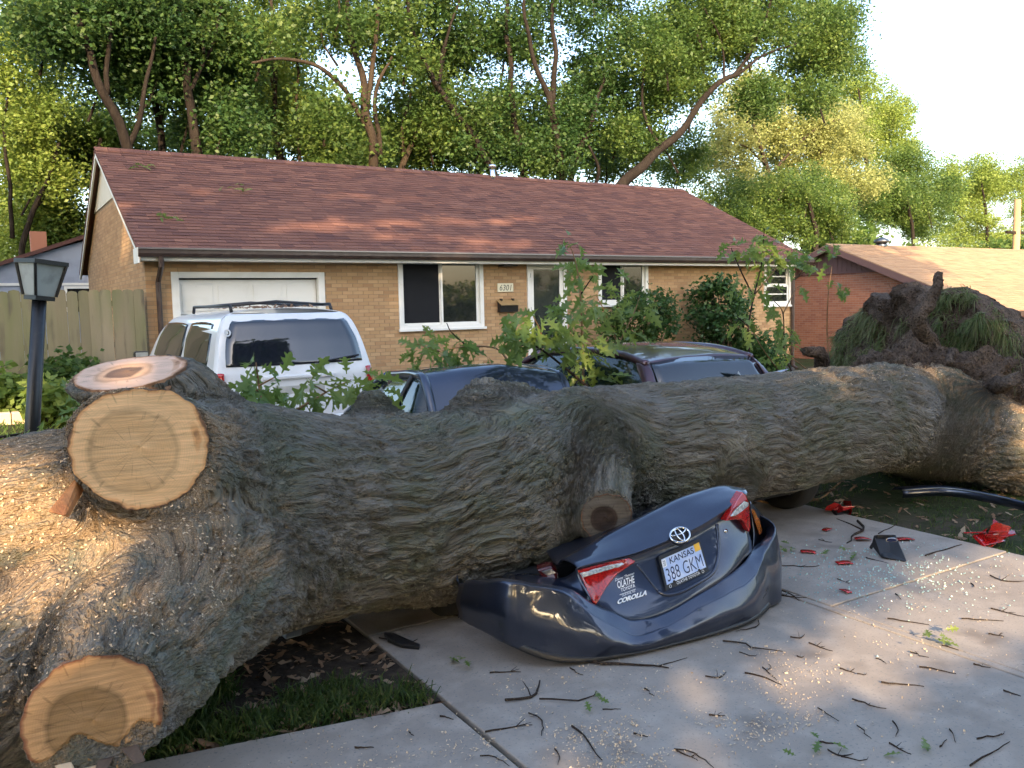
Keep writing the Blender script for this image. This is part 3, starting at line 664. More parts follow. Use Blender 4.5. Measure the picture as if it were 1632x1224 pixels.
# ================================================================== THE HOUSE
HF, HX0, HX1, HB = 15.0, 2.32, 17.95, 23.4
house = empty('brick_house', 'single storey tan brick house with long maroon shingle roof behind the cars', 'house', loc=(HX0, HF, 0))
OPEN = [(2.71, 5.33, 0, 2.50), (6.78, 8.64, 1.42, 2.79), (9.69, 10.69, .52, 2.76), (11.55, 12.97, 1.80, 2.79), (16.78, 17.76, 1.70, 2.72)]
WT = 2.86
def brick_wall(parent, u0, u1, z0, top, openings, place, single, mort, brickm, seed, individuals=0, key=None):
    """courses of real bricks standing 7 mm proud of the mortar; place(u, z, d) -> world; top(u) = wall height"""
    rg = random.Random(seed); L, Hh, J, D = .203, .0575, .0105, .05
    rects = []; z = z0; row = 0
    while z < z0+6:
        u = u0-(L/2 if row % 2 else 0)
        while u < u1-.02:
            a, b = max(u, u0), min(u+L-J, u1)
            if b-a > .03:
                segs = [(a, b)]
                for (p, q, r, s) in openings:
                    if z+Hh > r and z < s:
                        ns = []
                        for (c, d) in segs:
                            if c < p: ns.append((c, min(d, p)))
                            if d > q: ns.append((max(c, q), d))
                        segs = ns
                for (c, d) in segs:
                    if d-c > .025 and z+Hh < min(top(c), top(d)): rects.append((c, d, z))
            u += L
        z += Hh+J; row += 1
        if z > max(top(u0), top(u1), top((u0+u1)/2)): break
    def box8(c, d, z, o): return [place(c, z, .02), place(d, z, .02), place(d, z, -o), place(c, z, -o), place(c, z+Hh, .02), place(d, z+Hh, .02), place(d, z+Hh, -o), place(c, z+Hh, -o)]
    BF = np.array([(3,2,1,0),(4,5,6,7),(0,1,5,4),(1,2,6,5),(2,3,7,6),(3,0,4,7)])
    full = [r for r in rects if abs((r[1]-r[0])-(L-J)) < 1e-3]
    ind = set()
    if individuals:
        ks = sorted(full, key=key)[:individuals]; ind = set(ks)
        me = bpy.data.meshes.new('brick'); c0 = place(0, 0, 0)
        me.from_pydata([tuple(np.array(p)-np.array(c0)) for p in box8(0, L-J, 0, .0042)], [], [tuple(f) for f in BF]); me.materials.append(brickm)
        for r in ks:
            o = bpy.data.objects.new('brick', me); link(o, parent); wp = parent.matrix_world.translation if False else None
            wl_ = Vector((0, 0, 0)); p_ = parent
            while p_ is not None: wl_ += p_.location; p_ = p_.parent
            pos = Vector(place(r[0], r[2], -.002+rg.uniform(-.0015, .0015))); o.location = pos-wl_
    rest = [r for r in rects if r not in ind]
    V = []; tones = []
    for r in rest:
        V += box8(r[0], r[1], r[2], .0042+rg.uniform(-.0012, .0012)); tones += [rg.random()]*8
    V = np.array(V); n = len(rest); Fc = (np.arange(n)*8)[:, None, None]+BF[None]
    me = fastmesh('brickwork', V, Fc.reshape(-1, 4)); a = me.attributes.new('tone', 'FLOAT', 'POINT'); a.data.foreach_set('value', np.array(tones, np.float32))
    o = obj('brickwork', me, brickm, parent); o['kind'] = 'stuff'
def wall_rects(mb, u0, u1, z0, z1, openings, fn):
    us = sorted({u0, u1, *[o[0] for o in openings], *[o[1] for o in openings]}); zs = sorted({z0, z1, *[min(max(o[2], z0), z1) for o in openings], *[min(o[3], z1) for o in openings]})
    for a, b in zip(us[:-1], us[1:]):
        for c, d in zip(zs[:-1], zs[1:]):
            m_, n_ = (a+b)/2, (c+d)/2
            if not any(o[0] < m_ < o[1] and o[2] < n_ < o[3] for o in openings): fn(mb, a, b, c, d)
mb = MB(); wall_rects(mb, HX0, HX1, 0, WT, OPEN, lambda m_, a, b, c, d: m_.box(a, b, HF, HF+.14, c, d))
fw = mb.build('front_wall', M['mortar'], house)
brick_wall(fw, HX0, HX1, .26, lambda u: WT, OPEN, lambda u, z, d: (u, HF+d, z), True, M['mortar'], M['brick'], 1, 300,
           key=lambda r: (abs(r[0]-7.6)*.55+abs(r[2]-1.5)) if (5.35 < r[0] < 11.5 and r[2] > .9) else 50+abs(r[0]-4))
MB().box(HX0-.01, HX1+.01, HF-.012, HF+.1, -.05, .25).build('foundation', M['foundation'], house)
# roof geometry
EY, EZ, RY, RZ = 14.57, 2.88, 19.2, 5.15
slope = (RZ-EZ)/(RY-EY); RX0, RX1 = 2.16, 18.06
gz = lambda y: (EZ+(y-EY)*slope if y < RY else RZ-(y-RY)*slope)-.10
# left gable wall
MB().prism([(HX0, HF+.14, 0), (HX0, HB, 0), (HX0, HB, gz(HB)), (HX0, RY, gz(RY)), (HX0, HF+.14, gz(HF+.14))], (.14, 0, 0)).build('gable_wall', M['mortar'], house)
SIDZ = 4.05
brick_wall(house, HF, HB, .26, lambda y: min(gz(y)-.02, SIDZ), [], lambda u, z, d: (HX0+d, u, z), False, M['mortar'], M['brick'], 2)
ya = EY+(SIDZ+.10-EZ)/slope; yb = 2*RY-ya
for k in range(14):        # vertical gable boards
    y0 = ya+(yb-ya)*k/14; y1 = ya+(yb-ya)*(k+1)/14-.006
    MB().prism([(HX0-.02, y0, SIDZ), (HX0-.02, y1, SIDZ), (HX0-.02, y1, max(SIDZ+.005, gz(y1)-.01)), (HX0-.02, y0, max(SIDZ+.005, gz(y0)-.01))], (.02, 0, 0)).build('gable_board', M['cream'], house)
MB().prism([(HX1-.14, HF+.14, 0), (HX1-.14, HB, 0), (HX1-.14, HB, gz(HB)), (HX1-.14, RY, gz(RY)), (HX1-.14, HF+.14, gz(HF+.14))], (.14, 0, 0)).build('gable_wall', M['brick'], house)
MB().box(HX0, HX1, HB-.14, HB, 0, WT).build('back_wall', M['brick'], house)
# roof deck, shingles
roof = MB().prism([(RX0, EY, EZ-.03), (RX0, RY, RZ-.03), (RX0, 2*RY-EY, EZ-.03), (RX0, 2*RY-EY, EZ-.09), (RX0, RY, RZ-.09), (RX0, EY, EZ-.09)], (RX1-RX0, 0, 0)).build('roof', M['shingle'], house)
def shingles(parent, x0, x1, ey, ez, ry, rz, mt, seed, tab=.31, expo=.142, individuals=0):
    rg = random.Random(seed); d = np.array([0, ry-ey, rz-ez]); sl = np.linalg.norm(d); d = d/sl; nn = np.array([0, -d[2], d[1]]); rows = int(sl/expo)+1
    BF = np.array([(3,2,1,0),(4,5,6,7),(0,1,5,4),(1,2,6,5),(2,3,7,6),(3,0,4,7)])
    def corners(w, th):
        out = []
        for hh in (-.006, 0):
            for (a, s) in ((0, -.012), (w, -.012), (w, expo+.02), (0, expo+.02)):
                lift = th*(1-(s+.012)/(expo+.03)); out.append(np.array([a, 0, 0])+d*s+nn*(hh+lift+.002))
        return np.array(out)
    items = []
    for r in range(rows):
        s = r*expo; x = x0-rg.uniform(0, tab)
        while x < x1:
            w = tab*rg.uniform(.75, 1.2); a, b = max(x, x0), min(x+w-.004, x1)
            if b-a > .04: items.append((a, b-a, s, rg.uniform(.008, .016), rg.random()))
            x += w
    items.sort(key=lambda q: (q[2] > 2.4)*100+abs(q[0]-6.3)+q[2]*1.2)
    std = bpy.data.meshes.new('shingle'); std.from_pydata([tuple(v) for v in corners(tab-.004, .012)], [], [tuple(f) for f in BF]); std.materials.append(mt)
    wl_ = Vector((0, 0, 0)); p_ = parent
    while p_ is not None: wl_ += p_.location; p_ = p_.parent
    for a, w, s, th, tn in items[:individuals]:
        o = bpy.data.objects.new('shingle', std); link(o, parent); o.scale = (w/(tab-.004), 1, 1)
        o.location = Vector(np.array([a, ey, ez])+d*s)-wl_
    V = []; tn_ = []
    for a, w, s, th, tn in items[individuals:]:
        V.append(corners(w, th)+np.array([a, ey, ez])+d*s); tn_ += [tn]*8
    n = len(V); V = np.concatenate(V); Fc = ((np.arange(n)*8)[:, None, None]+BF[None]).reshape(-1, 4)
    me = fastmesh('shingle_courses', V, Fc); at2 = me.attributes.new('tone', 'FLOAT', 'POINT'); at2.data.foreach_set('value', np.array(tn_, np.float32))
    o = obj('shingle_courses', me, mt, parent); o['kind'] = 'stuff'
shingles(roof, RX0, RX1, EY, EZ-.03, RY, RZ-.03, M['shingle'], 5, individuals=300)
x = RX0
while x < RX1-.1:
    w = min(.24, RX1-x)
    MB().prism([(x, RY-.15, RZ-.15*slope+.004), (x, RY, RZ+.02), (x, RY+.15, RZ-.15*slope+.004), (x, RY+.15, RZ-.15*slope-.012), (x, RY, RZ+.004), (x, RY-.15, RZ-.15*slope-.012)], (w*.97, 0, 0)).build('ridge_cap', M['shingle'], roof)
    x += w
# rake boards, fascia, soffit, gutter
for X0 in (RX0+.01, RX1-.05):
    MB().prism([(X0, EY+.02, EZ-.16), (X0, EY+.02, EZ-.045), (X0, RY, RZ-.045), (X0, 2*RY-EY, EZ-.045), (X0, 2*RY-EY, EZ-.19), (X0, RY, RZ-.19), (X0, EY+.22, EZ-.09+.22*slope-.1)], (.035, 0, 0)).build('rake_board', M['white'], house)
MB().box(RX0-.005, RX0+.02, EY-.04, EY+.40, EZ-.26, EZ-.02).build('rake_return', M['white'], house)
MB().box(RX0+.05, RX1-.05, EY+.03, EY+.055, EZ-.22, EZ-.09).build('fascia', M['white'], house)
MB().box(RX0+.05, RX1-.05, EY+.06, HF+.1, EZ-.215, EZ-.195).build('soffit', M['cream'], house)
gp = [(EY+.03, EZ-.165), (EY-.05, EZ-.165), (EY-.085, EZ-.11), (EY-.085, EZ-.045), (EY-.10, EZ-.035), (EY-.10, EZ-.025), (EY-.07, EZ-.03), (EY-.075, EZ-.11), (EY-.045, EZ-.15), (EY+.03, EZ-.15)]
MB().prism([(RX0, y, z) for y, z in gp], (RX1-RX0, 0, 0)).build('gutter', M['brown_metal'], house)
MB().box(RX0, RX1, EY-.112, EY-.098, EZ-.046, EZ-.022).build('gutter_lip_highlight', mat('gutter_lip_highlight', (.22, .2, .2), .3, .6), house)  # lighter lip strip, the gutter's highlight put into its colour
for X0 in (2.50, 17.80):
    MB().tube([(X0, EY-.03, EZ-.16), (X0, EY-.02, EZ-.30), (X0, HF-.07, EZ-.55), (X0, HF-.07, .15), (X0, HF-.22, .06)], .045, 8).build('downspout', M['brown_metal'], house)
# garage door
gd = MB().box(2.84, 5.20, HF+.085, HF+.12, 0, 2.37).build('garage_door', M['white'], house)
for r in range(4):
    for c in range(4):
        a = 2.84+c*.59; z = .04+r*.585
        MB().prism([(a+.045, HF+.084, z+.05), (a+.545, HF+.084, z+.05), (a+.545, HF+.084, z+.50), (a+.045, HF+.084, z+.50)], (0, -.012, 0)).build('door_panel', M['white'], gd, bevel=.009)
    MB().box(2.84, 5.20, HF+.080, HF+.086, .03+r*.585, .04+r*.585).build('section_gap', M['joint'], gd)
for b in ((2.71, 2.83, 0, 2.50), (5.21, 5.33, 0, 2.50), (2.83, 5.21, 2.40, 2.50)):
    MB().box(b[0], b[1], HF-.03, HF+.1, b[2], b[3]).build('garage_trim', M['white'], house, bevel=.006)
MB().box(2.83, 5.21, HF+.05, HF+.08, 2.375, 2.40).build('shadow_gap', M['interior'], house)
def window(x0, x1, z0, z1, name='window', cols=2, double=False, f=.085):
    w = MB().box(x0+f, x1-f, HF+.10, HF+.11, z0+f, z1-f).build(name, M['interior'], house)
    mb = MB(); y0, y1 = HF-.035, HF+.09
    mb.box(x0, x0+f, y0, y1, z0, z1).box(x1-f, x1, y0, y1, z0, z1).box(x0+f, x1-f, y0, y1, z1-f, z1).box(x0+f, x1-f, y0, y1, z0, z0+f*.8)
    mb.build('frame', M['white'], w, bevel=.004)
    MB().box(x0-.03, x1+.03, HF-.075, HF-.03, z0-.045, z0+.005).build('sill', M['white'], w, bevel=.005)
    ix0, ix1, iz0, iz1 = x0+f, x1-f, z0+f*.8, z1-f; s = .042
    if not double:
        xm = (ix0+ix1)/2-.02
        for k, (a, b) in enumerate(((ix0, xm+.02), (xm-.0, ix1-.03))):
            yy = HF+.03 if k == 0 else HF-.0
            MB().box(a, a+s, yy, yy+.035, iz0, iz1).box(b-s, b, yy, yy+.035, iz0, iz1).box(a+s, b-s, yy, yy+.035, iz0, iz0+s).box(a+s, b-s, yy, yy+.035, iz1-s, iz1).build('sash', M['white'], w)
            MB().box(a+s, b-s, yy+.015, yy+.02, iz0+s, iz1-s).build('pane', M['screen'] if k == 0 else M['window'], w)
        MB().box(ix1-.03, ix1, HF+.01, HF+.05, iz0, iz1).build('track', M['white'], w)
    else:
        zm = (iz0+iz1)/2
        for k, (a, b) in enumerate(((iz0, zm), (zm, iz1))):
            yy = HF+.0 if k == 0 else HF+.036
            MB().box(ix0, ix0+s, yy, yy+.03, a, b).box(ix1-s, ix1, yy, yy+.03, a, b).box(ix0+s, ix1-s, yy, yy+.03, a, a+s).box(ix0+s, ix1-s, yy, yy+.03, b-s, b).build('sash', M['white'], w)
            MB().box(ix0+s, ix1-s, yy+.012, yy+.017, a+s, b-s).build('pane', M['window'], w)
            MB().box(ix0+s, ix1-s, yy+.004, yy+.012, (a+b)/2-.015, (a+b)/2+.015).build('muntin', M['white'], w)
    return w
window(*OPEN[1]); window(*OPEN[3]); window(*OPEN[4], double=True, f=.07)
# storm door
x0, x1, z0, z1 = OPEN[2]
for b in ((x0, x0+.075, z0, z1), (x1-.075, x1, z0, z1), (x0+.075, x1-.075, z1-.085, z1)):
    MB().box(b[0], b[1], HF-.04, HF+.1, b[2], b[3]).build('door_trim', M['white'], house, bevel=.005)
dr = MB().box(x0+.08, x1-.08, HF+.04, HF+.06, z0, z1-.09).build('front_door', M['cream'], house)
a, b, c, d = x0+.08, x1-.08, z0+.02, z1-.09
MB().box(a, a+.09, HF-.01, HF+.03, c, d).box(b-.09, b, HF-.01, HF+.03, c, d).box(a+.09, b-.09, HF-.01, HF+.03, d-.1, d).box(a+.09, b-.09, HF-.01, HF+.03, c, c+.2).build('storm_frame', M['white'], dr, bevel=.005)
MB().box(a+.09, b-.09, HF+.008, HF+.013, c+.2, d-.1).build('pane', M['doorglass'], dr)
MB().box(b-.07, b-.045, HF-.045, HF-.012, 1.45, 1.62).build('handle', M['black'], dr, bevel=.004)
for zz in (.95, 1.7, 2.4): MB().box(a-.004, a+.014, HF-.022, HF-.008, zz, zz+.09).build('hinge', M['black'], dr)
MB().box(x0-.3, x1+.5, HF-1.1, HF-.01, -.05, .40).build('stoop', M['concrete'], house, bevel=.015)
MB().box(x0, x1, HF-.05, HF+.05, .40, .52).build('threshold', M['white'], house)
vent = MB().tube([(11.33, 19.05, 4.9), (11.33, 19.05, 5.36)], .075, 12)
vo = vent.build('roof_vent', M['chrome'], roof, True); MB().tube([(11.33, 19.05, 5.34), (11.33, 19.05, 5.40)], .10, 12).build('vent_cap', M['white'], vo, True) if False else None
MB().tube([(11.33, 19.05, 5.33), (11.33, 19.05, 5.40)], .105, 12).build('vent_cap', M['chrome'], roof, True)
MB().box(9.0, 9.35, HF-.22, HF-.02, 2.62, 2.655).build('porch_light', M['black'], house, bevel=.01)
# wreath seen through the door glass
wr = empty('door_wreath', 'dark round wreath hanging on the front door behind the glass', 'wreath', loc=(10.19, 15.0, 2.3))
rg = np.random.RandomState(4); V = []; 
for k in range(420):
    t = rg.uniform(0, 6.283); r_ = .17+rg.normal(0, .03); c_ = np.array([10.19+r_*math.cos(t), 15.028+rg.uniform(-.006, .006), 2.36+r_*math.sin(t)])
    dd = rg.normal(size=3)*np.array([.03, .004, .03]); e_ = rg.normal(size=3)*np.array([.012, .004, .012]); V += [c_-dd, c_+e_, c_+dd, c_-e_]
obj('wreath_leaves', fastmesh('wreath_leaves', V, np.arange(len(V)).reshape(-1, 4)), M['twig'], wr)
MB().tube([(10.19+.17*math.cos(t), 15.028, 2.36+.17*math.sin(t)) for t in np.linspace(0, 6.283, 25)], .008, 6, False).build('hoop', M['twig'], wr)
# text helper ---------------------------------------------------------
def text_mesh(s, shear=0.0, bold=0.0):
    cu = bpy.data.curves.new('t', 'FONT'); cu.body = s; cu.shear = shear; cu.offset = bold; cu.resolution_u = 3; cu.fill_mode = 'FRONT'
    o = bpy.data.objects.new('t', cu); COL.objects.link(o); bpy.context.view_layer.update()
    me = bpy.data.meshes.new_from_object(o.evaluated_get(bpy.context.evaluated_depsgraph_get()))
    bpy.data.objects.remove(o, do_unlink=True)
    V = np.array([v.co[:2] for v in me.vertices]); Fc = [tuple(p.vertices) for p in me.polygons]; bpy.data.meshes.remove(me)
    mn, mx = V.min(0), V.max(0); return (V-mn)/(mx-mn), Fc         # unit square
def flat_text(name, s, o_, ux, uz, mt, parent, nrm, shear=0, bold=0.0):
    """o_ lower left corner, ux / uz full width and height vectors"""
    V, Fc = text_mesh(s, shear, bold); P = [np.array(o_)+np.array(ux)*v[0]+np.array(uz)*v[1]+np.array(nrm)*.002 for v in V]
    me = bpy.data.meshes.new(name); me.from_pydata([tuple(p) for p in P], [], Fc); return obj(name, me, mt, parent)
pl = empty('house_number_plaque', 'small cream house number plaque on the brick between window and door', 'plaque', loc=(8.97, 14.97, 2.11))
MB().box(8.97, 9.345, HF-.03, HF+.005, 2.11, 2.285).build('plate', M['plaque'], pl, bevel=.006)
flat_text('numerals', '6301', (9.015, HF-.0305, 2.138), (.285, 0, 0), (0, 0, .118), M['black'], pl, (0, -1, 0), .18)
mbx = empty('wall_mailbox', 'black mailbox with slanted tan lid on the wall under the number plaque', 'mailbox', loc=(8.95, 14.9, 1.7))
MB().prism([(8.97, HF-.005, 1.70), (8.97, HF-.11, 1.70), (8.97, HF-.13, 1.85), (8.97, HF-.005, 1.90)], (.43, 0, 0)).build('box', M['black'], mbx, bevel=.006)
MB().prism([(8.94, HF-.01, 1.955), (8.94, HF-.20, 1.855), (8.94, HF-.20, 1.838), (8.94, HF-.01, 1.935)], (.49, 0, 0)).build('lid', mat('tan_metal', (.33, .22, .10), .45), mbx)
for xx in (9.02, 9.30): MB().box(xx, xx+.02, HF-.10, HF-.004, 1.93, 1.975).build('bracket', M['black'], mbx)

# ================================================================== NEIGHBOUR ON THE RIGHT
NX = 22.0
nb = empty('neighbour_house', 'red brick neighbouring house with sunlit tan roof behind the root plate', 'house', loc=(NX, 12.4, 0))
AY, AZ, NEY, NEZ = 16.97, 3.46, 11.9, 1.44
ns = (AZ-NEZ)/(AY-NEY); nz_ = lambda y: NEZ+(y-NEY)*ns-.10 if y < AY else AZ-(y-AY)*ns-.10
MB().prism([(NX, 12.5, -1.4), (NX, 21.4, -1.4), (NX, 21.4, nz_(21.4)), (NX, AY, nz_(AY)), (NX, 12.5, nz_(12.5))], (.14, 0, 0)).build('gable_wall', M['mortar_red'], nb)
MB().box(NX+.14, 36, 12.5, 12.64, -1.4, nz_(12.5)).build('front_wall', M['brick_red'], nb)
SZ = 2.62
brick_wall(nb, 12.5, 21.4, -.05, lambda y: min(SZ, nz_(y)-.02), [], lambda u, z, d: (NX+d, u, z), False, M['mortar_red'], M['brick_red'], 8)
ya = NEY+(SZ+.10-NEZ)/ns; yb = 2*AY-ya
for k in range(22):
    y0 = ya+(yb-ya)*k/22; y1 = ya+(yb-ya)*(k+1)/22-.012
    MB().prism([(NX-.03, y0, SZ), (NX-.03, y1, SZ), (NX-.03, y1, max(SZ+.004, nz_(y1))), (NX-.03, y0, max(SZ+.004, nz_(y0)))], (.03, 0, 0)).build('gable_board', M['brown_siding'], nb)
MB().box(NX-.04, NX, ya-.05, yb+.05, SZ-.05, SZ).build('trim_board', M['brown_siding'], nb)
nr = MB().prism([(NX-.3, NEY, NEZ), (NX-.3, AY, AZ), (NX-.3, 2*AY-NEY, NEZ), (NX-.3, 2*AY-NEY, NEZ-.08), (NX-.3, AY, AZ-.08), (NX-.3, NEY, NEZ-.08)], (14.4, 0, 0)).build('roof', M['shingle_tan'], nb)
shingles(nr, NX-.3, NX+14.1, NEY, NEZ, AY, AZ, M['shingle_tan'], 6, tab=.33, expo=.145)
MB().prism([(NX-.32, NEY-.02, NEZ-.24), (NX-.32, NEY-.02, NEZ-.02), (NX-.32, AY, AZ-.02), (NX-.32, 2*AY-NEY, NEZ-.02), (NX-.32, 2*AY-NEY, NEZ-.2), (NX-.32, AY, AZ-.20)], (.04, 0, 0)).build('rake_board', M['brown_siding'], nb)
MB().box(NX-.3, NX+14.1, NEY-.1, NEY, NEZ-.15, NEZ-.01).build('gutter', M['brown_metal'], nb)
for xx, h in ((24.4, .26), (33.5, .2)):
    MB().tube([(xx, AY+.05, AZ-.1), (xx, AY+.05, AZ+h*.4)], .16, 14).tube([(xx, AY+.05, AZ+h*.4), (xx, AY+.05, AZ+h*.75), (xx, AY+.05, AZ+h)], [.24, .22, .08], 14).build('roof_vent', M['rim'], nr, True)
# pale outbuilding behind the fence
sh = empty('pale_shed', 'pale blue white gabled outbuilding behind the board fence', 'shed', loc=(1.5, 30, 0))
MB().prism([(.35, 30, -.1), (4.2, 30, -.1), (4.2, 30, 3.35), (2.9, 30, 4.1), (.35, 30, 3.25)], (0, 4, 0)).build('wall', M['shed'], sh)
for k in range(13):
    xx = .45+k*.3; MB().box(xx, xx+.02, 29.985, 30, 0, 3.0).build('batten', M['shed'], sh)
for p_, q_ in (((.1, 3.12), (2.92, 4.17)), ((2.92, 4.17), (4.6, 3.2))):
    MB().prism([(p_[0], 29.8, p_[1]), (q_[0], 29.8, q_[1]), (q_[0], 29.8, q_[1]+.12), (p_[0], 29.8, p_[1]+.12)], (0, 4.4, 0)).build('roof', M['shingle'], sh)
MB().box(.3, 4.25, 29.96, 30, 2.72, 2.80).build('trim_board', M['white'], sh)
sw = MB().box(2.35, 3.05, 29.97, 30, 1.9, 2.62).build('window', M['window'], sh); MB().box(2.27, 3.13, 29.95, 29.97, 2.62, 2.70).box(2.27, 2.35, 29.95, 29.97, 1.9, 2.62).build('frame', M['white'], sw)
MB().box(1.5, 1.95, 31, 31.45, 3.2, 4.45).build('chimney', M['brick_red'], sh)
# ================================================================== BOARD FENCE
fence = empty('board_fence', 'weathered grey green board fence left of the brick house', 'fence', loc=(0, 14.9, .4))
random.seed(11); x = -3.2
while x < 2.2:
    w = random.uniform(.145, .165); top = 2.21+random.uniform(-.015, .015); zb = .30; y = 14.86+random.uniform(-.004, .004); tl = random.uniform(-.006, .006)
    w = min(w, 2.27-x); c = w*.28
    ring = [(x, y, zb), (x+w, y, zb), (x+w+tl, y, top-c), (x+w-c*.35+tl, y, top-c*.3), (x+w*.5+tl, y, top), (x+c*.35+tl, y, top-c*.3), (x+tl, y, top-c)]
    MB().prism(ring, (0, .02, 0)).build('fence_board', M['fence'], fence)
    x += w+random.uniform(.001, .005)
for z in (.6, 1.3, 1.95): MB().box(-3.2, 2.25, 14.885, 14.93, z, z+.09).build('rail', M['fence'], fence)
for xx in (-2.6, -.3, 2.1): MB().box(xx, xx+.1, 14.935, 15.03, .1, 2.1).build('post', M['fence'], fence)
# ================================================================== LAMP POST
lp = empty('lamp_post', 'leaning black lamp post with square frosted lantern left of the big cut', 'lamp post', loc=(.16, 7, .1))
top = at(63, 474, 7.0); bot = np.array([.155, 7.0, .05])
MB().tube([bot, bot+(top-bot)*.5, top], [.052, .05, .047], 14).build('pole', M['black'], lp, True)
ax = (top-bot)/np.linalg.norm(top-bot); sx = np.array([1, 0, 0])-ax*ax[0]; sx /= np.linalg.norm(sx); sy = np.cross(ax, sx); sx, sy = sx*math.cos(.5)+sy*math.sin(.5), -sx*math.sin(.5)+sy*math.cos(.5)
def ringq(h, r): c_ = top+ax*h; return [c_+sx*r*a+sy*r*b for a, b in ((-1, -1), (1, -1), (1, 1), (-1, 1))]
lant = MB().prism(ringq(-.02, .072), ax*.03).build('lantern_base', M['black'], lp)
R0, R1 = ringq(.012, .075), ringq(.235, .115)
for i in range(4):
    j = (i+1) % 4
    MB().tube([R0[i], R1[i]], .011, 6).build('lantern_bar', M['black'], lp)
    k_ = .93; c0_, c1_ = sum(R0)/4, sum(R1)/4
    q4 = [c0_+(R0[i]-c0_)*k_, c0_+(R0[j]-c0_)*k_, c1_+(R1[j]-c1_)*k_, c1_+(R1[i]-c1_)*k_]
    MB().prism(q4, -(q4[0]+q4[1]+q4[2]+q4[3]-2*(c0_+c1_))/4*.03).build('lantern_pane', M['frost'], lp)
MB().prism(ringq(.235, .126), ax*.03).build('lantern_cap', M['black'], lp)
MB().tube([top+ax*.02, top+ax*.19], .022, 8).build('bulb', M['white'], lp, True)

# ================================================================== VEHICLES
def wheel(parent, c, axis, r=.315, w=.2, spokes=5):
    c = Vector(c); ax_ = Vector(axis).normalized(); u = ax_.orthogonal().normalized(); v = ax_.cross(u)
    wh = bpy.data.objects.new('wheel', None); link(wh, parent)
    wl_ = Vector((0, 0, 0)); p_ = parent
    while p_ is not None: wl_ += p_.location; p_ = p_.parent
    wh.location = c-wl_
    def lathe(name, prof, mt, n=36):
        G = np.array([[c+ax_*a+(u*math.cos(t)+v*math.sin(t))*rr for (a, rr) in prof] for t in np.linspace(0, 2*math.pi, n+1)])
        return gridmesh(name, G, mt, wh)
    lathe('tyre', [(-w/2, r*.68), (-w/2, r*.9), (-w*.42, r*.985), (-w*.2, r), (w*.2, r), (w*.42, r*.985), (w/2, r*.9), (w/2, r*.68), (w*.3, r*.62)], M['rubber'])
    lathe('rim', [(w*.46, r*.70), (w*.44, r*.64), (w*.1, r*.60), (-w*.1, r*.58), (-w*.1, .01)], M['rim'])
    for k in range(spokes):
        t = 2*math.pi*k/spokes; d = u*math.cos(t)+v*math.sin(t); e = ax_.cross(d)
        MB().prism([c+ax_*w*.36+d*.03-e*.03, c+ax_*w*.36+d*.03+e*.03, c+ax_*w*.42+d*r*.66+e*.022, c+ax_*w*.42+d*r*.66-e*.022], -ax_*.03).build('spoke', M['rim'], wh, bevel=.004)
    MB().tube([c+ax_*w*.2, c+ax_*w*.44], .045, 14).build('hub', M['rim'], wh, True)
    return wh
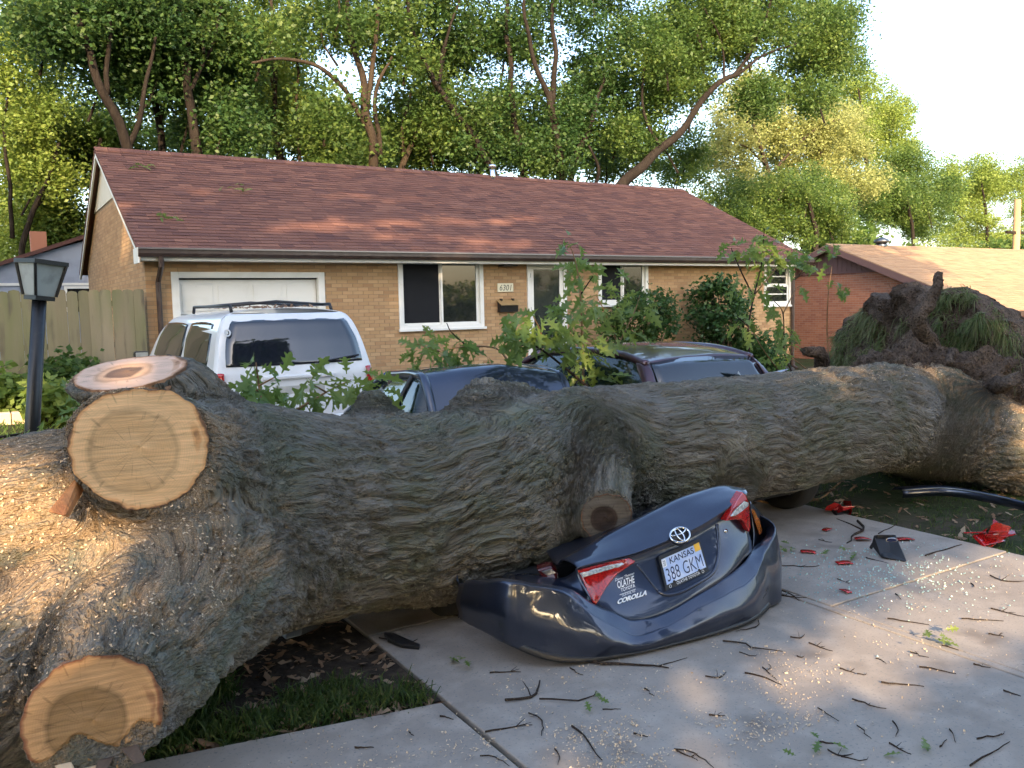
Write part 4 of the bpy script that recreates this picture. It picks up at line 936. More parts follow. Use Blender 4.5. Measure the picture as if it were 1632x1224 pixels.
def sedan(parent, paint, fn, rear=True, rf0=1.35, rf1=2.65, cowl=3.38, y_from=0.0, dark=M['underbody']):
    ys = np.array([.04, .45, 1.0, 1.6, 2.4, 3.2, 3.9, 4.4, 4.62]); hw = np.array([.72, .85, .88, .885, .885, .88, .865, .79, .58]); bz = np.array([1.0, 1.03, 1.02, .975, .945, .93, .87, .78, .66])
    k = ys >= y_from; ys, hw, bz = ys[k], hw[k], bz[k]
    fw = lambda y: np.interp(y, ys, hw); fz = lambda y: np.interp(y, ys, bz)
    for s in (-1, 1):
        rows = []
        for fz_, fx in ((.0, .94), (.12, .985), (.45, 1.0), (.60, .992), (.8, .975), (1.0, .925)):
            rows.append([(s*fw(y)*fx, y, .18+(fz(y)-.18)*fz_) for y in ys])
        surf('side_panel', rows, paint, parent, 3, 5, .008, fn)
        # doors: shut lines as thin dark strips proud of nothing but the groove
        top = [(rf0+.08, .0), (rf0+.5, 0), ((rf0+rf1)/2, 0), (rf1-.12, 0)]
        rail = lambda y: (np.interp(y, [rf0, rf0+.3, (rf0+rf1)/2, rf1], [.60, .585, .58, .585]), np.interp(y, [rf0, rf0+.3, (rf0+rf1)/2, rf1], [1.34, 1.40, 1.435, 1.385]))
        b0, b1 = rf0-.32, cowl-.22
        tt = np.linspace(0, 1, 9); G = []
        for f in (.05, .35, .7, .96):
            row = []
            for t in tt:
                yt = rf0+.06+(rf1-rf0-.10)*t; yb = b0+(b1-b0)*t; xr, zr = rail(yt); xb, zb = fw(yb)*.915, fz(yb)+.005
                row.append((s*(xb+(xr-xb)*f+.02*math.sin(f*math.pi)), yb+(yt-yb)*f, zb+(zr-zb)*f))
            G.append(row)
        G = np.array(G); mid = 5
        surf('side_glass', G[:, :mid], M['carglass'], parent, 3, 3, .004, fn); surf('side_glass', G[:, mid-1:], M['carglass'], parent, 3, 3, .004, fn)
        def tubefn(name, pts, r, mt=paint, n=8):
            P = crm(pts, 5); o = MB().tube(fn(np.array(P)), r, n).build(name, mt, parent, True); return o
        tubefn('roof_rail', [(s*rail(y)[0], y, rail(y)[1]) for y in np.linspace(rf0, rf1, 6)], .035)
        tubefn('front_pillar', [(s*rail(rf1)[0], rf1, rail(rf1)[1]), (s*.68, (rf1+cowl)/2, 1.22), (s*.79, cowl-.08, .955)], .034)
        tubefn('window_trim', G[:, mid-1]+np.array([s*.004, 0, 0]), .022, M['plastic'])
        tubefn('belt_trim', [(s*fw(y)*.925, y, fz(y)+.008) for y in np.linspace(b0, b1, 7)], .014, M['plastic'])
        # rear pillar panel
        rr = []
        for f in (0, .3, .65, 1.0):
            a_ = np.array([s*fw(b0-.34)*.90, b0-.34, fz(b0-.34)+.01]); b_ = np.array([s*fw(b0+.06)*.92, b0+.06, fz(b0+.06)+.005]); c_ = np.array([s*rail(rf0)[0]*.99, rf0-.02, 1.345]); d_ = np.array([s*rail(rf0+.16)[0]*1.02, rf0+.16, rail(rf0+.16)[1]])
            p0 = a_+(c_-a_)*f; p1 = b_+(d_-b_)*f; rr.append([p0, (p0+p1)/2+np.array([s*.018, 0, 0]), p1])
        surf('rear_pillar', rr, paint, parent, 4, 4, .01, fn)
    rz = lambda y: np.interp(y, [rf0, rf0+.3, (rf0+rf1)/2, rf1], [1.345, 1.41, 1.445, 1.395])
    rows = [[(x_*.60, y, rz(y)+.035*(1-abs(x_)**2.2)) for x_ in (-1, -.55, 0, .55, 1)] for y in np.linspace(rf0, rf1, 8)]
    surf('roof', rows, paint, parent, 5, 6, .01, fn)
    surf('windscreen', [[(x_*(.58+.18*f), rf1+(cowl-rf1)*f+.05*(1-x_*x_)*f, 1.405-.44*f+.03*(1-x_*x_)) for x_ in (-1, -.5, 0, .5, 1)] for f in (0, .33, .66, 1)], M['carglass'], parent, 4, 4, .004, fn)
    surf('hood', [[(x_*fw(y)*.93, y, fz(y)+.0+.065*(1-x_*x_)) for x_ in (-1, -.6, 0, .6, 1)] for y in (cowl-.02, 3.8, 4.2, 4.45, 4.61)], paint, parent, 4, 4, .008, fn)
    surf('front_bumper', [[(x_*.62, 4.62+.06*(1-x_*x_), z_) for x_ in (-1, -.5, 0, .5, 1)] for z_ in (.2, .4, .6, .68)], paint, parent, 3, 4, .01, fn)
    if rear:
      surf('rear_window', [[(x_*(.72-.14*f), .70+(rf0-.70)*f-.05*(1-x_*x_)*(1-f), 1.06+.29*f+.035*(1-x_*x_)) for x_ in (-1, -.5, 0, .5, 1)] for f in (0, .33, .66, 1)], M['tint'], parent, 4, 4, .004, fn)
      if rear != 'glass':
        surf('boot_lid', [[(x_*fw(y)*.93, y, fz(y)+.045*(1-x_*x_)) for x_ in (-1, -.6, 0, .6, 1)] for y in (.03, .2, .45, .72)], paint, parent, 4, 4, .008, fn)
        surf('rear_bumper', [[(x_*.74, .04-.06*(1-x_*x_), z_) for x_ in (-1, -.5, 0, .5, 1)] for z_ in (.2, .45, .7, .9, 1.0)], paint, parent, 3, 4, .01, fn)
    # floor, seats, dash
    def boxfn(name, b, mt):
        m_ = MB().box(*b); m_.v = [tuple(v) for v in fn(np.array(m_.v))]; return m_.build(name, mt, parent, bevel=.03)
    boxfn('floor_pan', (-.80, .80, max(.2, y_from+.1), 4.4, .16, .34), dark)
    for sx_ in (-.38, .38):
        boxfn('seat', (sx_-.24, sx_+.24, cowl-1.45, cowl-.95, .34, .52), M['seat']); boxfn('seat_back', (sx_-.23, sx_+.23, cowl-1.55, cowl-1.38, .5, 1.08), M['seat']); boxfn('head_rest', (sx_-.12, sx_+.12, cowl-1.57, cowl-1.45, 1.1, 1.25), M['seat'])
    boxfn('dashboard', (-.70, .70, cowl-.35, cowl+.0, .6, .93), M['plastic'])
def placer(origin, fwd, warp):
    f = np.array([*fwd, 0.0]); f /= np.linalg.norm(f); r = np.array([f[1], -f[0], 0]); o_ = np.array(origin, float)
    def fn(V):
        V = np.array(V, float); V = warp(V) if warp else V
        return o_+V[:, :1]*r+V[:, 1:2]*f+V[:, 2:3]*np.array([0, 0, 1.0])
    return fn
def softmin(a, b, k=.10):
    h = np.clip(.5+.5*(b-a)/k, 0, 1); return b*(1-h)+a*h-k*h*(1-h)
# ---------------------------------------------------------------- maroon sedan
pc = empty('maroon_sedan', 'dark maroon sedan with its rear end crushed under the fallen trunk', 'car', loc=(5.45, 6.4, 0))
def warp_p(V):
    lim = np.interp(V[:, 1], [-.1, .75, 1.05, 1.25, 1.55], [.30, .34, .62, 1.12, 1.7]); V = V.copy()
    V[:, 2] = softmin(V[:, 2], lim-.02*np.sin(V[:, 0]*5), .12)+.012*pnoise(V*3.2)*np.clip(1.9-V[:, 1], 0, 1)
    V[:, 2] = np.maximum(V[:, 2], .06); return V
pfn = placer((5.20, 3.90, 0), (.0, 1), warp_p)
sedan(pc, M['purple'], pfn, rear='glass', rf0=1.42, rf1=2.98, cowl=3.68, y_from=.9)
for s in (-1, 1):
    for y in (1.2, 3.7): wheel(pc, pfn(np.array([[s*.80, y, .31]]))[0]-np.array([0, 0, .0 if y > 2 else .0]), (s, 0, 0))
    p = pfn(np.array([[s*.98, 3.30, 1.03]]))[0]
    MB().box(p[0]-.09, p[0]+.09, p[1]-.05, p[1]+.07, p[2]-.06, p[2]+.07).build('mirror', M['plastic'], pc, bevel=.03)
rg = np.random.RandomState(5)   # torn sheet metal and crazed glass behind the roof
for k in range(9):
    c = np.array([rg.uniform(5.1, 5.8), rg.uniform(5.0, 5.3), rg.uniform(1.0, 1.2)]); a = rg.normal(size=(3, 3))*np.array([.16, .10, .06])
    MB().prism([c-a[0], c+a[1], c+a[0], c-a[1]], (0, .004, .006)).build('torn_panel', [M['clear_lens'], M['purple'], M['carglass']][k % 3], pc)
# ---------------------------------------------------------------- slate blue sedan
bc = empty('slate_blue_sedan', 'slate blue sedan crushed under the trunk with its boot sticking out', 'car', loc=(3.2, 4.5, 0))
def warp_b(V):
    lim = np.interp(V[:, 1], [0, 1.3, 1.7, 1.92, 2.12, 2.4], [.36, .36, .50, .95, 1.30, 1.75]); V = V.copy()
    V[:, 2] = softmin(V[:, 2], lim, .10)+.010*pnoise(V*3.0+8)*np.clip(2.9-V[:, 1], 0, 1)
    V[:, 2] -= .10*np.clip((V[:, 0]-.1)/.6, 0, 1)*np.clip((2.9-V[:, 1]), 0, 1)*(V[:, 2] > .9)
    V[:, 2] -= .09*np.clip((V[:, 2]-.85)/.25, 0, 1)
    V[:, 2] = np.maximum(V[:, 2], .05); return V
bfn = placer((3.10, 3.40, 0), (.10, .995), warp_b)
sedan(bc, M['blue'], bfn, rear=False, rf0=1.75, rf1=3.05, cowl=3.72, y_from=1.5)
for s, y in ((-1, 3.7), (1, 3.7)): wheel(bc, bfn(np.array([[s*.80, y, .31]]))[0], (s, -.1*s, 0))
wheel(bc, (3.92, 4.42, .20), (1, -.1, .9))
wheel(bc, (2.36, 4.60, .235), (-1, .10, .16), .30)
def Z(x, y, Y): return at(650+x/2.72, 760+y/2.72, Y)
# bumper: columns from the left wheel arch round the back to the right side
bcols = [  # inner edge, crest, bottom   (x, y, Y)
    ((235, 452, 4.12), (230, 468, 4.06), (228, 617, 4.06)),
    ((415, 440, 3.74), (410, 456, 3.665), (410, 712, 3.68)),
    ((560, 462, 3.72), (545, 476, 3.575), (545, 772, 3.545)),
    ((690, 480, 3.70), (680, 502, 3.50), (665, 800, 3.465)),
    ((800, 548, 3.64), (795, 592, 3.44), (790, 806, 3.415)),
    ((900, 590, 3.58), (895, 648, 3.40), (890, 801, 3.385)),
    ((985, 622, 3.54), (1000, 693, 3.365), (1000, 789, 3.355)),
    ((1130, 582, 3.52), (1130, 642, 3.345), (1130, 766, 3.335)),
    ((1310, 478, 3.52), (1330, 532, 3.335), (1330, 716, 3.315)),
    ((1440, 388, 3.54), (1480, 446, 3.345), (1480, 657, 3.33)),
    ((1490, 320, 3.60), (1538, 332, 3.43), (1556, 618, 3.42)),
    ((1535, 215, 3.72), (1563, 188, 3.60), (1588, 585, 3.56))]
rows = [[], [], [], [], [], [], []]
for a, b, c in bcols:
    A, B_, C = Z(*a), Z(*b), Z(*c); C[2] = max(C[2], .015)
    out = np.array([-.0, -1, 0]) if b[0] > 560 else np.array([-1.0, -.2, 0])
    if b[0] > 1545: out = np.array([.6, -.5, 0])
    A = Z(a[0], a[1], b[2]+(.05 if a[0] < 1500 else .1)); rows[0].append(A); rows[1].append(B_+(A-B_)*.06+np.array([0, 0, .002])); rows[2].append(B_)
    rows[3].append(B_+(C-B_)*.05+out*.008); rows[4].append(B_+(C-B_)*.45+out*.030); rows[5].append(B_+(C-B_)*.78+out*.012); rows[6].append(C)
end = []
for r_ in rows: end.append(np.array([4.07, 4.35, min(r_[-1][2], .55)]))
rows = [r_+[e_] for r_, e_ in zip(rows, end)]
def crumple(V): return V+np.stack([0*V[:, 0], .016*np.abs(pnoise(V*4.2+3))-.006+.004*np.abs(pnoise(V*11)), .010*np.abs(pnoise(V*3.6+9))-.003], 1)
bumper = surf('rear_bumper', rows, M['blue'], bc, 6, 8, .006, crumple)
# quarter panel behind the left wheel arch, and sill strip
q0, q1 = np.array(rows[2][0]), np.array(rows[6][0])
surf('quarter_panel', [[q0, (2.21, 4.3, q0[2]-.0), (2.24, 4.65, q0[2]-.02), (2.3, 5.0, q0[2]-.05)], [q0*.6+q1*.4, (2.20, 4.24, .40), (2.23, 4.62, .50), (2.29, 4.98, .42)], [q1+np.array([0, .02, 0]), (2.20, 4.18, .28), (2.23, 4.60, .47), (2.29, 4.96, .34)]], M['blue'], bc, 4, 5, .006)
MB().box(2.45, 3.95, 4.05, 4.9, .10, .30).build('boot_floor', M['underbody'], bc, bevel=.04)
val = [[r_+np.array([0, -.006, 0]) for r_ in (np.array(rows[6][k])*.90+np.array(rows[2][k])*.10 for k in range(1, 12))], [np.array(rows[6][k])+np.array([0, -.010, .0]) for k in range(1, 12)], [np.array(rows[6][k])+np.array([.0, .05, -.004]) for k in range(1, 12)]]
surf('lower_valance', val, M['plastic'], bc, 3, 6, .006)
# boot lid: far edge, lip, then down the rear face
lip = [(735, 396, 3.62), (845, 368, 3.59), (965, 342, 3.56), (1100, 289, 3.53), (1260, 219, 3.50), (1398, 129, 3.48), (1472, 72, 3.51)]
far = [(665, 362, 3.80), (765, 305, 3.80), (880, 240, 3.78), (1020, 170, 3.76), (1190, 92, 3.73), (1345, 42, 3.70), (1440, 50, 3.64)]
botm = [(806, 566, 3.52), (885, 600, 3.46), (985, 631, 3.42), (1130, 591, 3.395), (1300, 489, 3.38), (1402, 424, 3.385), (1490, 325, 3.46)]
Lp = np.array([Z(*p) for p in lip]); Fp = np.array([Z(*p) for p in far]); Bp = np.array([Z(*p) for p in botm])
top_rows = [Fp*np.array([1, 0, 0])+np.array([.25, 4.45, .42]), Fp+np.array([.03, .12, -.05]), Fp, Fp*.66+Lp*.34+np.array([0, 0, .012]), Fp*.3+Lp*.7+np.array([0, 0, .012]), Fp*.08+Lp*.92+np.array([0, 0, .004]), Lp]
surf('boot_lid_top', top_rows, M['blue'], bc, 5, 6, .006, lambda V: V+np.stack([0*V[:, 0], 0*V[:, 0], .006*np.abs(pnoise(V*5+3))], 1))
face_rows = [Lp+np.array([0, .004, -.004]), Lp*.94+Bp*.06+np.array([0, .026, 0]), Lp*.78+Bp*.22+np.array([0, .040, 0]), Lp*.5+Bp*.5+np.array([0, .03, 0]), Lp*.22+Bp*.78+np.array([0, .004, 0]), Lp*.04+Bp*.96, Bp+np.array([0, .02, -.004]), Bp+np.array([0, .09, 0])]
lid = surf('boot_lid', face_rows, M['blue'], bc, 5, 6, .006)
bpy.context.view_layer.update()
def bvh_of(o):
    me = o.data; wl_ = Vector((0, 0, 0)); p_ = o
    while p_ is not None: wl_ += p_.location; p_ = p_.parent
    return BVHTree.FromPolygons([v.co+wl_ for v in me.vertices], [tuple(p.vertices) for p in me.polygons])
LB = bvh_of(lid)
def onlid(x, y, off, bv=None):
    px, py = 650+x/2.72, 760+y/2.72; d = Vector(ray(px, py)).normalized()
    h, n, _, dist = (bv or LB).ray_cast(Vector(ORG), d)
    if h is None:
        h, n, _, _ = (bv or LB).find_nearest(Vector(at(px, py, 3.47)))
    if n.dot(d) > 0: n = -n
    return np.array(h+n*off)
def decal_poly(name, poly, off, th, mt, parent=lid, sub=7):
    """closed outline in picture-of-the-lid coordinates, laid on the lid with its own thickness"""
    P = np.array(poly, float); c = P.mean(0); n = 6; V = []
    Pd = []
    for i in range(len(P)):
        a, b = P[i], P[(i+1) % len(P)]
        for t in np.arange(n)/n: Pd.append(a+(b-a)*t)
    Pd = np.array(Pd); K = len(Pd); me_v = []
    fr_ = (0, .35, .7, .93, 1.0)
    for f in fr_:
        for q in Pd: me_v.append(onlid(*(c+(q-c)*f), off*(1 if f < .99 else .35)))
    Fc = []
    for j in range(len(fr_)-1):
        for k in range(K): k2 = (k+1) % K; Fc.append((j*K+k, (j+1)*K+k, (j+1)*K+k2, j*K+k2))
    o = obj(name, fastmesh(name, np.array(me_v), np.array(Fc), True), mt, parent); return o
decal_poly('tail_lamp', [(733, 402), (780, 388), (860, 368), (950, 347), (984, 366), (960, 385), (905, 425), (860, 480), (828, 535), (808, 562), (775, 490)], .016, 0, M['red_lens'])
decal_poly('clear_lens', [(742, 418), (800, 398), (870, 378), (925, 368), (934, 374), (915, 388), (870, 404), (810, 424), (765, 438), (755, 440)], .030, 0, M['clear_lens'])
def zprism(name, pts, d, mt, parent, bev): return MB().prism([Z(*p) for p in pts], d).build(name, mt, parent, bevel=bev)
rl_ = zprism('tail_lamp', [(1380, 192, 3.452), (1398, 158, 3.455), (1424, 108, 3.462), (1450, 66, 3.475), (1466, 76, 3.485), (1480, 112, 3.49), (1482, 160, 3.485), (1487, 222, 3.475), (1479, 240, 3.465), (1464, 204, 3.455), (1448, 186, 3.452), (1418, 186, 3.45)], (0, .05, 0), M['red_lens'], bc, .005)
zprism('clear_lens', [(1402, 172, 3.442), (1424, 140, 3.448), (1460, 106, 3.462), (1478, 112, 3.474), (1478, 126, 3.472), (1450, 150, 3.455), (1420, 170, 3.445)], (0, .012, 0), M['clear_lens'], rl_, .004)
zprism('pink_lens', [(1412, 138, 3.448), (1432, 100, 3.455), (1452, 70, 3.466), (1464, 80, 3.474), (1470, 98, 3.472), (1440, 118, 3.455)], (0, .010, 0), mat('pink_lens', (.62, .16, .20), .15, coat=.8), rl_, .004)
# plate, frame and its writing
PL = [(1087, 345), (1264, 267), (1306, 408), (1120, 493)]
def quad(u, v, Q=PL):  # u right, v down
    a, b, c, d = (np.array(p, float) for p in Q); return (a*(1-u)+b*u)*(1-v)+(d*(1-u)+c*u)*v
P4 = [onlid(*q, .0) for q in PL]; cen = sum(P4)/4
eu = (P4[1]+P4[2]-P4[0]-P4[3]); eu /= np.linalg.norm(eu); ev = (P4[3]+P4[2]-P4[0]-P4[1]); ev -= eu*(ev@eu); ev /= np.linalg.norm(ev); en = np.cross(ev, eu); en = en if en[1] < 0 else -en
def onpl(x, y, off):   # onto the plate's own plane
    d = ray(650+x/2.72, 760+y/2.72); t = ((cen+en*off-ORG)@en)/(d@en); return ORG+d*t
def plq(name, uv, off, mt, parent, th=.004):
    MBo = MB().prism([onpl(*quad(*q), off) for q in uv], -en*th); return MBo.build(name, mt, parent)
R4 = lambda a, b, c, d: [(a, c), (b, c), (b, d), (a, d)]
frame = plq('plate_frame', R4(0, 1, 0, 1), .020, M['plastic'], bc, .014)
plq('plate', R4(.045, .965, .115, .86), .0215, M['plate'], frame, .003)
plq('month_sticker', R4(.04, .14, .135, .36), .0235, M['decal'], frame, .001); plq('year_sticker', R4(.83, .96, .10, .32), .0235, M['yellow'], frame, .001)
def pltext(name, s, a, b, c, d, mt, parent, off, shear=0, bold=0.0, fnp=None):
    V, Fc = text_mesh(s, shear, bold); f = fnp or (lambda u, v: onpl(*quad(u, v), off))
    me = bpy.data.meshes.new(name); me.from_pydata([tuple(f(a+(b-a)*v[0], d+(c-d)*v[1])) for v in V], [], Fc); return obj(name, me, mt, parent)
pltext('plate_number', '388 GKM', .085, .925, .42, .80, M['plate_ink'], frame, .0225, 0, -.004)
pltext('plate_state', 'KANSAS', .22, .80, .155, .34, M['plate_ink'], frame, .0225, 0, .012)
pltext('frame_lettering', 'OLATHE TOYOTA', .26, .80, .885, .975, M['decal'], frame, .0212, 0, .006)
pltext('month_digits', '30', .065, .12, .17, .33, M['plate_ink'], frame, .0248)
pltext('frame_text', 'OLATHE', .3, .7, .03, .085, M['decal'], frame, .0212) if False else None
for u_ in (.11, .87):
    MB().tube([onpl(*quad(u_+.022*math.cos(t), .935+.045*math.sin(t)), .0215) for t in np.linspace(0, 6.283, 13)], .0012, 4, False).build('frame_emblem', M['decal'], frame)
for u_ in (.215, .80): MB().tube([onpl(*quad(u_, .855), .021), onpl(*quad(u_, .855), .026)], .0075, 10).build('plate_bolt', M['black'], frame)
# dealer sticker and model name on the lid
def lidtext(name, s, o_, ux, uy, bold=0.0, shear=0.0, off=.006, mt=M['decal'], th=0):
    V, Fc = text_mesh(s, shear, bold); o_, ux, uy = (np.array(t, float) for t in (o_, ux, uy))
    me = bpy.data.meshes.new(name); me.from_pydata([tuple(onlid(*(o_+ux*v[0]+uy*v[1]), off)) for v in V], [], Fc)
    o = obj(name, me, mt, lid)
    if th:
        sm = o.modifiers.new('solid', 'SOLIDIFY'); sm.thickness = th; sm.offset = 0
    return o
lidtext('dealer_script', 'Danny Thomas', (897, 458), (84, -32), (-2, -14), .004, .3)
lidtext('dealer_name', 'OLATHE', (908, 487), (74, -27), (-4, -32), .02)
lidtext('dealer_make', 'TOYOTA', (922, 501), (62, -22), (-2, -15), .014)
lidtext('dealer_town', 'OLATHE, KS', (926, 523), (58, -21), (-1, -10), .006)
decal_poly('dealer_rule', [(916, 512), (988, 486), (988, 488), (916, 514)], .006, 0, M['decal'])
lidtext('model_name', 'COROLLA', (905, 556), (128, -42), (2, -22), .04, .15, .008, M['decal'], .004)
# emblem: three interlocking ellipses
ec = onlid(1188, 250, .012)+np.array([0, -.012, .028])
eU = eu; eN = en*.92+np.array([0, 0, .38]); eN -= eU*(eN@eU); eN /= np.linalg.norm(eN); eV = np.cross(eN, eU); eV = eV if eV[2] > 0 else -eV
def ell(name, cu_, cv_, a, b, r): MB().tube([ec+eU*(cu_+a*math.cos(t))+eV*(cv_+b*math.sin(t)) for t in np.linspace(0, 2*math.pi, 33)], r, 6, False).build(name, M['chrome'], emb, True)
emb = MB().tube([ec-eN*.03, ec-eN*.004], .054, 28).build('emblem', M['plastic'], bc, True); emb.scale = (1, 1, 1)
ell('emblem_ring', 0, 0, .062, .045, .0062); ell('emblem_ring', 0, .022, .052, .0185, .0045); ell('emblem_ring', 0, .002, .0185, .040, .0045)
MB().tube([onlid(1376, 235, .002), onlid(1376, 235, .008)], .012, 14).build('key_lock', M['chrome'], lid, True)
# plate recess crease lines pressed into the lid
def crease(pts, r, mt=M['blue']): MB().tube([onlid(x_, y_, .003) for x_, y_ in crm(pts, 5)], r, 6).build('pressed_crease', mt, lid, True)
crease([(1338, 205), (1346, 290), (1342, 360), (1318, 418), (1260, 458), (1180, 500), (1120, 512), (1085, 498)], .011)
crease([(1085, 498), (1040, 440), (990, 378)], .007)
# outer lamp pieces on the wings
MB().prism([Z(1488, 138, 3.56), Z(1500, 140, 3.60), Z(1526, 190, 3.62), Z(1537, 243, 3.60), Z(1527, 255, 3.56), Z(1508, 200, 3.55)], (.03, .05, 0)).build('side_lamp', M['amber_lens'], bc, bevel=.008)
MB().prism([Z(556, 402, 3.90), Z(620, 385, 3.88), Z(650, 410, 3.86), Z(662, 470, 3.80), Z(640, 466, 3.81), Z(595, 455, 3.86)], (.05, .08, 0)).build('side_lamp', mat('shaded_lens', (.07, .006, .008), .15, coat=.6), bc, bevel=.012)  # shade under the trunk put into this lamp's dark red
MB().prism([Z(575, 410, 3.885), Z(618, 396, 3.87), Z(640, 416, 3.85), Z(600, 428, 3.87)], (.004, -.008, 0)).build('clear_lens', mat('shaded_clear_lens', (.10, .10, .11), .15, coat=.6), bc, bevel=.006)  # clear lens copied darker, the same shade in its colour
MB().tube([Z(1478, 287, 3.50), Z(1486, 288, 3.49)], .02, 12).build('bolt_hole', M['black'], bc, True)
surf('buckled_wing', [[Z(1482, 105, 3.57), Z(1490, 180, 3.56), Z(1498, 250, 3.54), Z(1494, 322, 3.51)], [Z(1506, 130, 3.64), Z(1515, 190, 3.63), Z(1520, 255, 3.60), Z(1508, 322, 3.55)], [Z(1540, 170, 3.74), Z(1545, 215, 3.70), Z(1542, 270, 3.64), Z(1524, 326, 3.57)]], M['blue'], bc, 5, 6, .005)
# buckled wing metal on the left between boot lid and bumper
surf('buckled_wing', [[Z(430, 425, 4.05), Z(540, 420, 3.95), Z(660, 440, 3.80), Z(735, 402, 3.68)], [Z(415, 448, 3.86), Z(560, 462, 3.76), Z(690, 486, 3.66), Z(768, 490, 3.60)], [Z(410, 456, 3.68), Z(575, 478, 3.62), Z(690, 505, 3.56), Z(804, 562, 3.55)]], M['blue'], bc, 5, 6, .005)
# ---------------------------------------------------------------- white minivan
vn = empty('white_minivan', 'white minivan parked before the garage with dark tinted rear glass', 'van', loc=(3.06, 11.9, 0))
VX, VY = 3.065, 9.6
prof = [(.90, .28), (.925, .62), (.925, 1.08), (.905, 1.22), (.845, 1.5), (.775, 1.70), (.68, 1.80), (.36, 1.85), (0, 1.862)]
vyr = lambda z: np.interp(z, [.28, .62, 1.08, 1.22, 1.5, 1.70, 1.80, 1.862], [.03, 0, .02, .05, .15, .235, .31, .40])
vyf = lambda z: np.interp(z, [.28, .62, 1.0, 1.1, 1.25, 1.5, 1.70, 1.80, 1.862], [4.65, 4.72, 4.65, 4.5, 4.2, 3.85, 3.5, 3.2, 3.0])
full = [(-w, z) for w, z in prof]+[(w, z) for w, z in prof[-2::-1]]
rows = [[(VX+x_, VY+vyr(z)+.07+(vyf(z)-vyr(z)-.07)*t, z-(.0 if z < 1.6 else .03*t)) for t in (0, .03, .3, .6, .85, 1)] for x_, z in full]
surf('body', rows, M['van'], vn, 4, 5, .01)
fx = (-1, -.985, -.93, -.5, 0, .5, .93, .985, 1); fy = (.075, .035, .012, -.02, -.032, -.02, .012, .035, .075)
fwid = lambda z: np.interp(z, [p[1] for p in prof], [p[0] for p in prof])
rzs = [.28, .45, .62, .85, 1.08, 1.18, 1.3, 1.5, 1.70, 1.80, 1.84, 1.862]
surf('tailgate', [[(VX+f*fwid(z)*1.0, VY+vyr(z)+g, z) for f, g in zip(fx, fy)] for z in rzs[:10]], M['van'], vn, 4, 4, .01)
def vpatch(name, z0, z1, f0, f1, off, mt, k=.10, n=14, parent=vn):
    G = []
    for i in range(n+1):
        row = []
        for j in range(n+1):
            a, b = 2*j/n-1, 2*i/n-1; a2, b2 = a*math.sqrt(1-k*b*b), b*math.sqrt(1-k*a*a); sc = 1/math.sqrt(1-k) if False else 1
            z = (z0+z1)/2+(z1-z0)/2*b2; f = (f0+f1)/2+(f1-f0)/2*a2
            row.append((VX+f*fwid(z), VY+vyr(z)+np.interp(f, fx, fy)-off, z))
        G.append(row)
    return gridmesh(name, np.array(G), mt, parent, .004)
for s in (-1, 1): vpatch('gate_seam', .45, 1.78, s*.947, s*.940, .004, M['joint'], .0, 10)
vpatch('gate_seam', 1.775, 1.785, -.94, .94, .004, M['joint'], .0, 10)
vpatch('rear_glass', 1.215, 1.735, -.905, .905, .010, M['tint'], .05)
def vside(name, z0, z1, y0, y1, off, mt, s=-1, k=.16, n=12, slant=0.0, rear_slant=0.0):
    G = []
    for i in range(n+1):
        row = []
        for j in range(n+1):
            a, b = 2*j/n-1, 2*i/n-1; a2, b2 = a*math.sqrt(1-k*b*b), b*math.sqrt(1-k*a*a)
            z = (z0+z1)/2+(z1-z0)/2*b2; t = (z-z0)/(z1-z0); ya, yb = y0+rear_slant*t, y1-slant*t
            row.append((VX+s*(fwid(z)+off), VY+(ya+yb)/2+(yb-ya)/2*a2, z))
        G.append(row)
    return gridmesh(name, np.array(G), mt, vn, .004)
for s in (-1, 1):
    vside('side_glass', 1.20, 1.715, .42, 1.85, .008, M['tint'], s, rear_slant=.12)
    vside('side_glass', 1.20, 1.70, 1.93, 4.05, .008, M['tint'], s, slant=.6)
    vside('sill_trim', .34, .42, .6, 4.0, .012, M['plastic'], s, .02)
    for y in (.95, 3.95): wheel(vn, (VX+s*.84, VY+y, .33), (s, 0, 0), .33)
    vpatch('tail_lamp', .86, 1.16, s*.995, s*.90, .022, M['red_lens'], .12, 10)
    vpatch('faded_patch', 1.27, 1.56, s*.993, s*.945, .006, M['van_grime'], .25, 8)
    pts = [(VX+s*.60, VY+y, 1.90) for y in (.55, 1.2, 2.0, 2.5)]
    MB().tube([(VX+s*.60, VY+.50, 1.83)]+pts+[(VX+s*.60, VY+2.56, 1.82)], .02, 8).build('roof_rail', M['black'], vn, True)
    MB().box(VX+s*1.13-.10, VX+s*1.13+.10, VY+3.60, VY+3.72, 1.10, 1.29).build('mirror', M['black'], vn, bevel=.03)
    MB().box(VX+s*1.13-.082, VX+s*1.13+.082, VY+3.592, VY+3.60, 1.115, 1.275).build('mirror_glass', M['frost'], vn)
for y in (.75, 1.9): MB().tube([(VX-.60, VY+y, 1.90), (VX, VY+y, 1.945), (VX+.60, VY+y, 1.90)], .018, 8).build('rack_bar', M['black'], vn, True)
MB().box(VX-.30, VX+.30, VY-.025, VY+.0, .80, .98).build('plate_recess', M['van_grime'], vn, bevel=.01)
MB().box(VX-.42, VX+.42, VY-.05, VY+.0, 1.06, 1.10).build('handle_strip', M['van'], vn, bevel=.01)
MB().tube([(VX+.26, VY-.02, 1.20), (VX+.28, VY-.022, 1.235), (VX+.75, VY+.035, 1.29)], .012, 6).build('rear_wiper', M['black'], vn)
MB().tube([(VX+.26, VY-.0, 1.20), (VX+.26, VY-.04, 1.20)], .028, 10).build('wiper_hub', M['van_grime'], vn, True)
MB().box(VX-.93, VX+.93, VY-.06, VY+.1, .36, .62).build('rear_bumper', M['van'], vn, bevel=.05)
